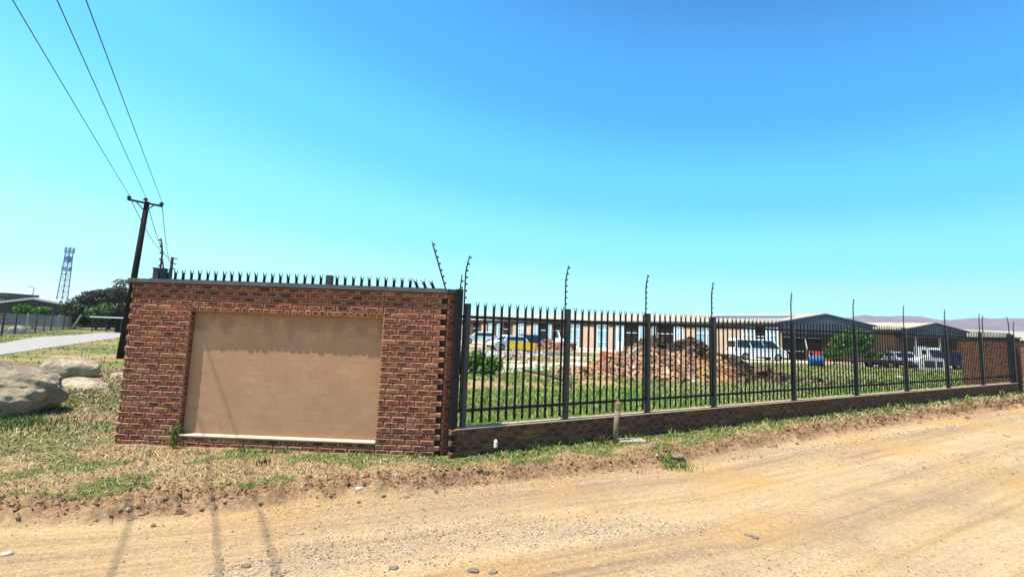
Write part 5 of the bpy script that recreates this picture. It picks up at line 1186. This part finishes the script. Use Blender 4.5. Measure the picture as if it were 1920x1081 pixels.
# ---- vehicles
def car(name, label, cat, px, py, kind='hatch', paint='white', heading=0., group='cars parked in front of the workshop', scale=1., wheels=True, zoff=0, P=None):
    q = Gz(px, py) if P is None else np.array(P, float); t_ = empty(name, (q[0], q[1], float(base_z(q[0], q[1]))+zoff), heading); tag(t_, label, cat, group)
    S = dict(hatch=(4.1, 1.72, [(-2.05, .35), (-2.05, .80), (-1.9, .95), (1.0, .98), (1.85, .82), (2.05, .62), (2.05, .30)], [(-1.98, .92), (-1.62, 1.42), (-1.3, 1.5), (.2, 1.5), (.45, 1.46), (1.15, .95)], 1.25),
             suv=(4.5, 1.85, [(-2.25, .42), (-2.25, .98), (-2.15, 1.08), (1.1, 1.10), (2.0, .98), (2.25, .75), (2.25, .40)], [(-2.2, 1.04), (-1.95, 1.66), (-1.7, 1.75), (.2, 1.75), (.45, 1.7), (1.2, 1.07)], 1.4),
             sedan=(4.5, 1.75, [(-2.25, .38), (-2.25, .85), (-2.1, .98), (1.1, .95), (2.05, .78), (2.25, .58), (2.25, .32)], [(-1.65, .95), (-1.0, 1.38), (-.75, 1.44), (.2, 1.44), (.4, 1.4), (1.2, .93)], 1.35),
             pickup=(5.1, 1.8, [(-2.55, .5), (-2.55, 1.05), (-.62, 1.05), (-.6, 1.04), (1.35, 1.04), (2.35, .95), (2.55, .7), (2.55, .45)], [(-.72, 1.0), (-.62, 1.66), (-.4, 1.73), (.45, 1.73), (.65, 1.68), (1.4, 1.01)], 1.6),
             van=(5.3, 1.95, [(-2.65, .42), (-2.65, 1.15), (-2.6, 1.2), (1.7, 1.2), (2.45, 1.0), (2.65, .75), (2.65, .40)], [(-2.62, 1.16), (-2.56, 1.95), (-2.35, 2.12), (1.0, 2.12), (1.25, 2.06), (2.15, 1.12)], 1.65))[kind]
    L_, W_, low, cab, wx = S; hw = W_/2
    def tap(V):
        V = V.copy(); V[:, 1] *= 1-.05*np.clip(np.abs(V[:, 0])/(L_/2)-.55, 0, 1)*2; return V
    b = MB(); b.prism(low, -hw, hw, tap); b.build('body', M[paint], t_, bevel=.07)
    zb = cab[0][1]; zt_ = max(c_[1] for c_ in cab)
    def tap2(V):
        V = V.copy(); k = np.clip((V[:, 2]-zb)/(zt_-zb), 0, 1); V[:, 1] = np.sign(V[:, 1])*(hw-.06-.14*k); return V
    b = MB(); b.prism(cab, -hw, hw, tap2); b.build('cabin', M[paint], t_, bevel=.05)
    def yk(z): return hw-.06-.14*np.clip((z-zb)/(zt_-zb), 0, 1)+.008
    cx0, cx1 = cab[1][0], cab[-2][0]; fr = cab[-1][0]
    zl, zh_ = zb+.06, zt_-.13
    xr0 = np.interp(zl, [cab[0][1], cab[1][1]], [cab[0][0], cab[1][0]])+.14; xr1 = np.interp(zh_, [cab[0][1], cab[1][1]], [cab[0][0], cab[1][0]])+.14
    xf0 = np.interp(zl, [cab[-1][1], cab[-2][1]], [cab[-1][0], cab[-2][0]])-.12; xf1 = np.interp(zh_, [cab[-1][1], cab[-2][1]], [cab[-1][0], cab[-2][0]])-.12
    nwin = {'van': 3, 'pickup': 1}.get(kind, 2)
    for sd in (-1, 1):
        for k in range(nwin):
            a0_, a1_ = k/nwin+.012, (k+1)/nwin-.012
            xb0, xb1 = xr0+(xf0-xr0)*a0_, xr0+(xf0-xr0)*a1_; xt0, xt1 = xr1+(xf1-xr1)*a0_, xr1+(xf1-xr1)*a1_
            b = MB(); b.add([(xb0, sd*yk(zl), zl), (xb1, sd*yk(zl), zl), (xt1, sd*yk(zh_), zh_), (xt0, sd*yk(zh_), zh_), (xb0, sd*(yk(zl)+.006), zl), (xb1, sd*(yk(zl)+.006), zl), (xt1, sd*(yk(zh_)+.006), zh_), (xt0, sd*(yk(zh_)+.006), zh_)],
                            [(4, 5, 6, 7), (0, 1, 5, 4), (1, 2, 6, 5), (2, 3, 7, 6), (3, 0, 4, 7)]); b.build('side_window', M['glass'], t_)
    def slant(nm, pA_, pB_, off):
        (xa_, za_), (xb_, zb_) = pA_, pB_; b = MB(); t0, t1 = .12, .9; x0, z0 = xa_+(xb_-xa_)*t0+off, za_+(zb_-za_)*t0; x1, z1 = xa_+(xb_-xa_)*t1+off, za_+(zb_-za_)*t1
        b.add([(x0, -yk(z0)+.1, z0+.012), (x0, yk(z0)-.1, z0+.012), (x1, yk(z1)-.1, z1+.012), (x1, -yk(z1)+.1, z1+.012)], [(0, 1, 2, 3)]); b.build(nm, M['glass'], t_)
    slant('windscreen', cab[-1], cab[-2], .02); slant('rear_window', cab[0], cab[1], -.02)
    rw = .33 if kind in ('hatch', 'sedan') else .37
    for sx_ in (-1, 1):
        for sy_ in (-1, 1):
            b = MB(); cyl = [(wx*sx_, sy_*(hw-.2), rw), (wx*sx_, sy_*(hw-.18), rw), (wx*sx_, sy_*(hw+.005), rw), (wx*sx_, sy_*(hw+.02), rw)]; b.tube(cyl, [rw*.9, rw, rw, rw*.88], 18); wo = b.build('wheel', M['tyre'], t_)
            b = MB(); b.tube([(wx*sx_, sy_*(hw+.018), rw), (wx*sx_, sy_*(hw+.028), rw)], [rw*.6, rw*.55], 12); b.build('rim', M['rim'], wo)
    zlmp = low[-2][1]+.02
    for sy_ in (-1, 1):
        b = MB(); b.box(L_/2-.1, L_/2+.012, sy_*(hw-.33)-.16, sy_*(hw-.33)+.16, zlmp-.02, zlmp+.12); b.build('headlight', M['headlight'], t_, bevel=.02)
        b = MB(); zz = low[1][1]; b.box(-L_/2-.012, -L_/2+.1, sy_*(hw-.14)-.1, sy_*(hw-.14)+.1, zz-.22, zz+.02); b.build('tail_light', M['redlight'], t_, bevel=.015)
    b = MB(); b.box(L_/2-.05, L_/2+.05, -hw+.08, hw-.08, .3, .48); b.build('bumper', M['darksteel'], t_, bevel=.03); b = MB(); b.box(-L_/2-.05, -L_/2+.05, -hw+.08, hw-.08, .34, .52); b.build('bumper', M['darksteel'], t_, bevel=.03)
    for sy_ in (-1, 1):
        b = MB(); b.box(cab[-1][0]-.32, cab[-1][0]-.2, sy_*(hw-.02), sy_*(hw+.16), zb+.06, zb+.2) if sy_ > 0 else b.box(cab[-1][0]-.32, cab[-1][0]-.2, -hw-.16, -hw+.02, zb+.06, zb+.2); b.build('mirror', M[paint], t_)
    if scale != 1: t_.scale = (scale,)*3
    return t_
car('parked_car', 'white sport utility car parked leftmost, seen right beside the corner post', 'car', 898, 644, 'suv', 'white', .15+math.pi)
car('parked_car', 'silver blue sedan parked between the white utility car and the dark hatchback', 'car', 948, 646, 'sedan', 'silver', .2)
car('parked_car', 'white low hatchback half hidden behind the yellow board', 'car', 952, 656, 'hatch', 'white', .6+math.pi)
car('parked_car', 'dark navy hatchback parked behind the yellow board', 'car', 1000, 654, 'hatch', 'navy', .15, scale=1.05)
q = Gz(1046, 648)
car('delivery_van', 'small white boxy van front behind the pinkish brick pile', 'van', 1048, 649, 'van', 'white', -1.2)
car('parked_car', 'white pickup truck with a red tail light behind the dark brown rubble', 'pickup truck', 1108, 651, 'pickup', 'white', 2.6)
car('parked_car', 'silver hatchback just right of the white pickup truck', 'car', 1132, 650, 'hatch', 'silver', -1.0, zoff=0)
car('parked_car', 'white hatchback parked immediately left of the rubble heap', 'car', 1158, 655, 'hatch', 'white', .25)
car('parked_car', 'dark car almost hidden behind the left crest of the rubble heap', 'car', 1196, 648, 'sedan', 'navy', .2)
car('minibus', 'white minibus with dark side windows emerging behind the rubble heap', 'minibus', 1408, 684, 'van', 'white', .02, group='vehicles by the gable', scale=.94, P=(23.6, 43.2, 0))
car('parked_car', 'silver blue car parked left of the white truck cab', 'car', 1692, 690, 'hatch', 'silver', -2.0, group='vehicles by the gable', scale=.9)
# white truck
def truck(label, px, py, paint, heading, sc2=1., stripe=None):
    q = Gz(px, py); t_ = empty('truck', (q[0], q[1], ZG), heading); tag(t_, label, 'truck', 'trucks standing in the yard')
    b = MB(); b.prism([(1.1, .6), (2.9, .6), (2.95, 1.3), (2.7, 2.35), (2.45, 2.5), (1.1, 2.5)], -1.05, 1.05); b.build('cab', M[paint], t_, bevel=.07)
    b = MB(); b.prism([(2.93, 1.45), (2.99, 1.42), (2.80, 2.22), (2.75, 2.22)], -.9, .9); b.build('windscreen', M['glass'], t_)
    for s_ in (-1, 1):
        b = MB(); b.box(1.7, 2.5, s_*1.055-.008, s_*1.055+.008, 1.45, 2.15); b.build('side_window', M['glass'], t_)
        b = MB(); b.box(2.9, 3.0, s_*.75-.16, s_*.75+.16, .75, .95); b.build('headlight', M['headlight'], t_)
        for x_ in (1.9, -1.6):
            b = MB(); b.tube([(x_, s_*.8, .45), (x_, s_*1.08, .45)], .45, 16); wo = b.build('wheel', M['tyre'], t_); b = MB(); b.tube([(x_, s_*1.081, .45), (x_, s_*1.1, .45)], .22, 12); b.build('rim', M['rim'], wo)
    b = MB(); b.box(-2.9, 1.0, -.4, .4, .55, .75); b.build('chassis', M['darksteel'], t_)
    b = MB(); b.box(-2.9, .95, -1.1, 1.1, .78, 2.75 if paint != 'navy' else 2.4); b.build('load_box', M[paint], t_, bevel=.04)
    b = MB(); b.box(2.88, 3.02, -1.0, 1.0, .5, .72); b.build('bumper', M['darksteel'], t_)
    if stripe: b = MB(); b.box(1.05, 3.02, -1.09, 1.09, 2.5, 2.62); b.build('stripe', M[stripe], t_)
    t_.scale = (sc2,)*3; return t_
truck('white box truck parked in front of the second shed gable', 1722, 679, 'white', -1.5, .72)
truck('dark blue truck with an orange band above its cab beside the brick wall', 1794, 692, 'navy', -1.75, .62, 'orange_box')
# white camper shell in the grass
q = Gz(1735, 693); Yq = q[1]
cs = empty('canopy_shell', (q[0], q[1], ZG), -.1); tag(cs, 'small white pickup canopy shell with a dark window set down in the grass', 'canopy')
b = MB(); b.prism([(-1., 0), (1., 0), (.95, .75), (.7, .98), (-.7, 1.0), (-.9, .85)], -.75, .75); b.build('shell', M['white'], cs, bevel=.05)
b = MB(); b.box(-.62, .2, -.765, -.755, .25, .78); b.build('window', M['glass'], cs); b = MB(); b.box(.32, .75, -.765, -.755, .3, .75); b.build('window', M['glass'], cs)
# scrap frame / trailer
q = Gz(1655, 690); tr_ = empty('trailer', (q[0], q[1], ZG), .1); tag(tr_, 'dark steel scrap trailer frame standing low among the weeds', 'trailer')
b = MB()
for y_ in (-.8, .8): b.tube([(-2.4, y_, .55), (1.9, y_, .6), (3.0, 0, .5)], .05, 6); b.tube([(-2.4, y_, 1.15), (-.2, y_, 1.75), (1.9, y_, 1.1)], .04, 6)
for x_ in (-2.4, -1.3, -.2, .9, 1.9): b.tube([(x_, -.8, .55), (x_, .8, .55)], .04, 6); b.tube([(x_, -.8, .55), (x_, -.8, 1.15+.5*max(0, 1-abs(x_+.2)/2.2))], .035, 6)
b.build('frame', M['darksteel'], tr_)
for y_ in (-.9, .9):
    b = MB(); b.tube([(-.3, y_-.1, .35), (-.3, y_+.1, .35)], .35, 14); wo = b.build('wheel', M['tyre'], tr_); b = MB(); b.tube([(-.3, y_-.11, .35), (-.3, y_+.11, .35)], .17, 10); b.build('rim', M['rim'], wo)
b = MB(); b.box(-2.3, 1.8, -.72, .72, .62, .72); b.build('deck', M['rust'], tr_)
q = Gz(1662, 690); small = [(1651, 689, .35, .5, 'white', 'white sack of scrap leaning under the trailer frame', 'sack'), (1632, 683, .5, .3, 'rust', 'rusty engine block on the ground left of the trailer', 'engine block')]
for px, py, w_, h_, mt, lb, ct in small:
    q = Gz(px, py); rk = rock(ct.replace(' ', '_'), (q[0], q[1]-.3, ZG+h_*.6), (w_, w_*.7, h_), lb, ((.5, .48, .45), (.75, .72, .68)) if mt == 'white' else ((.1, .05, .03), (.25, .12, .08)), px, 0, ct, 3)
q = Gz(1686, 709); rock('stone', (q[0], q[1], .25), (.22, .15, .14), 'white lump lying in the grass below the silver blue car', ((.6, .58, .55), (.8, .78, .74)), 77, 0, 'stone', 3)

# ------------------------------------------------------------------ air
b = MB(); b.box(-1490, 2480, -110, 2590, -60, 330)
N = NT('haze_air'); N.t.nodes.remove(N.b); pvn = N.n('VolumePrincipled'); pvn.inputs['Color'].default_value = (.78, .84, 1, 1); pvn.inputs['Density'].default_value = .00013; pvn.inputs['Anisotropy'].default_value = .2
N.l(pvn.outputs[0], N.t.nodes['Material Output'].inputs['Volume']); o = b.build('haze', N.m); o['kind'] = 'stuff'
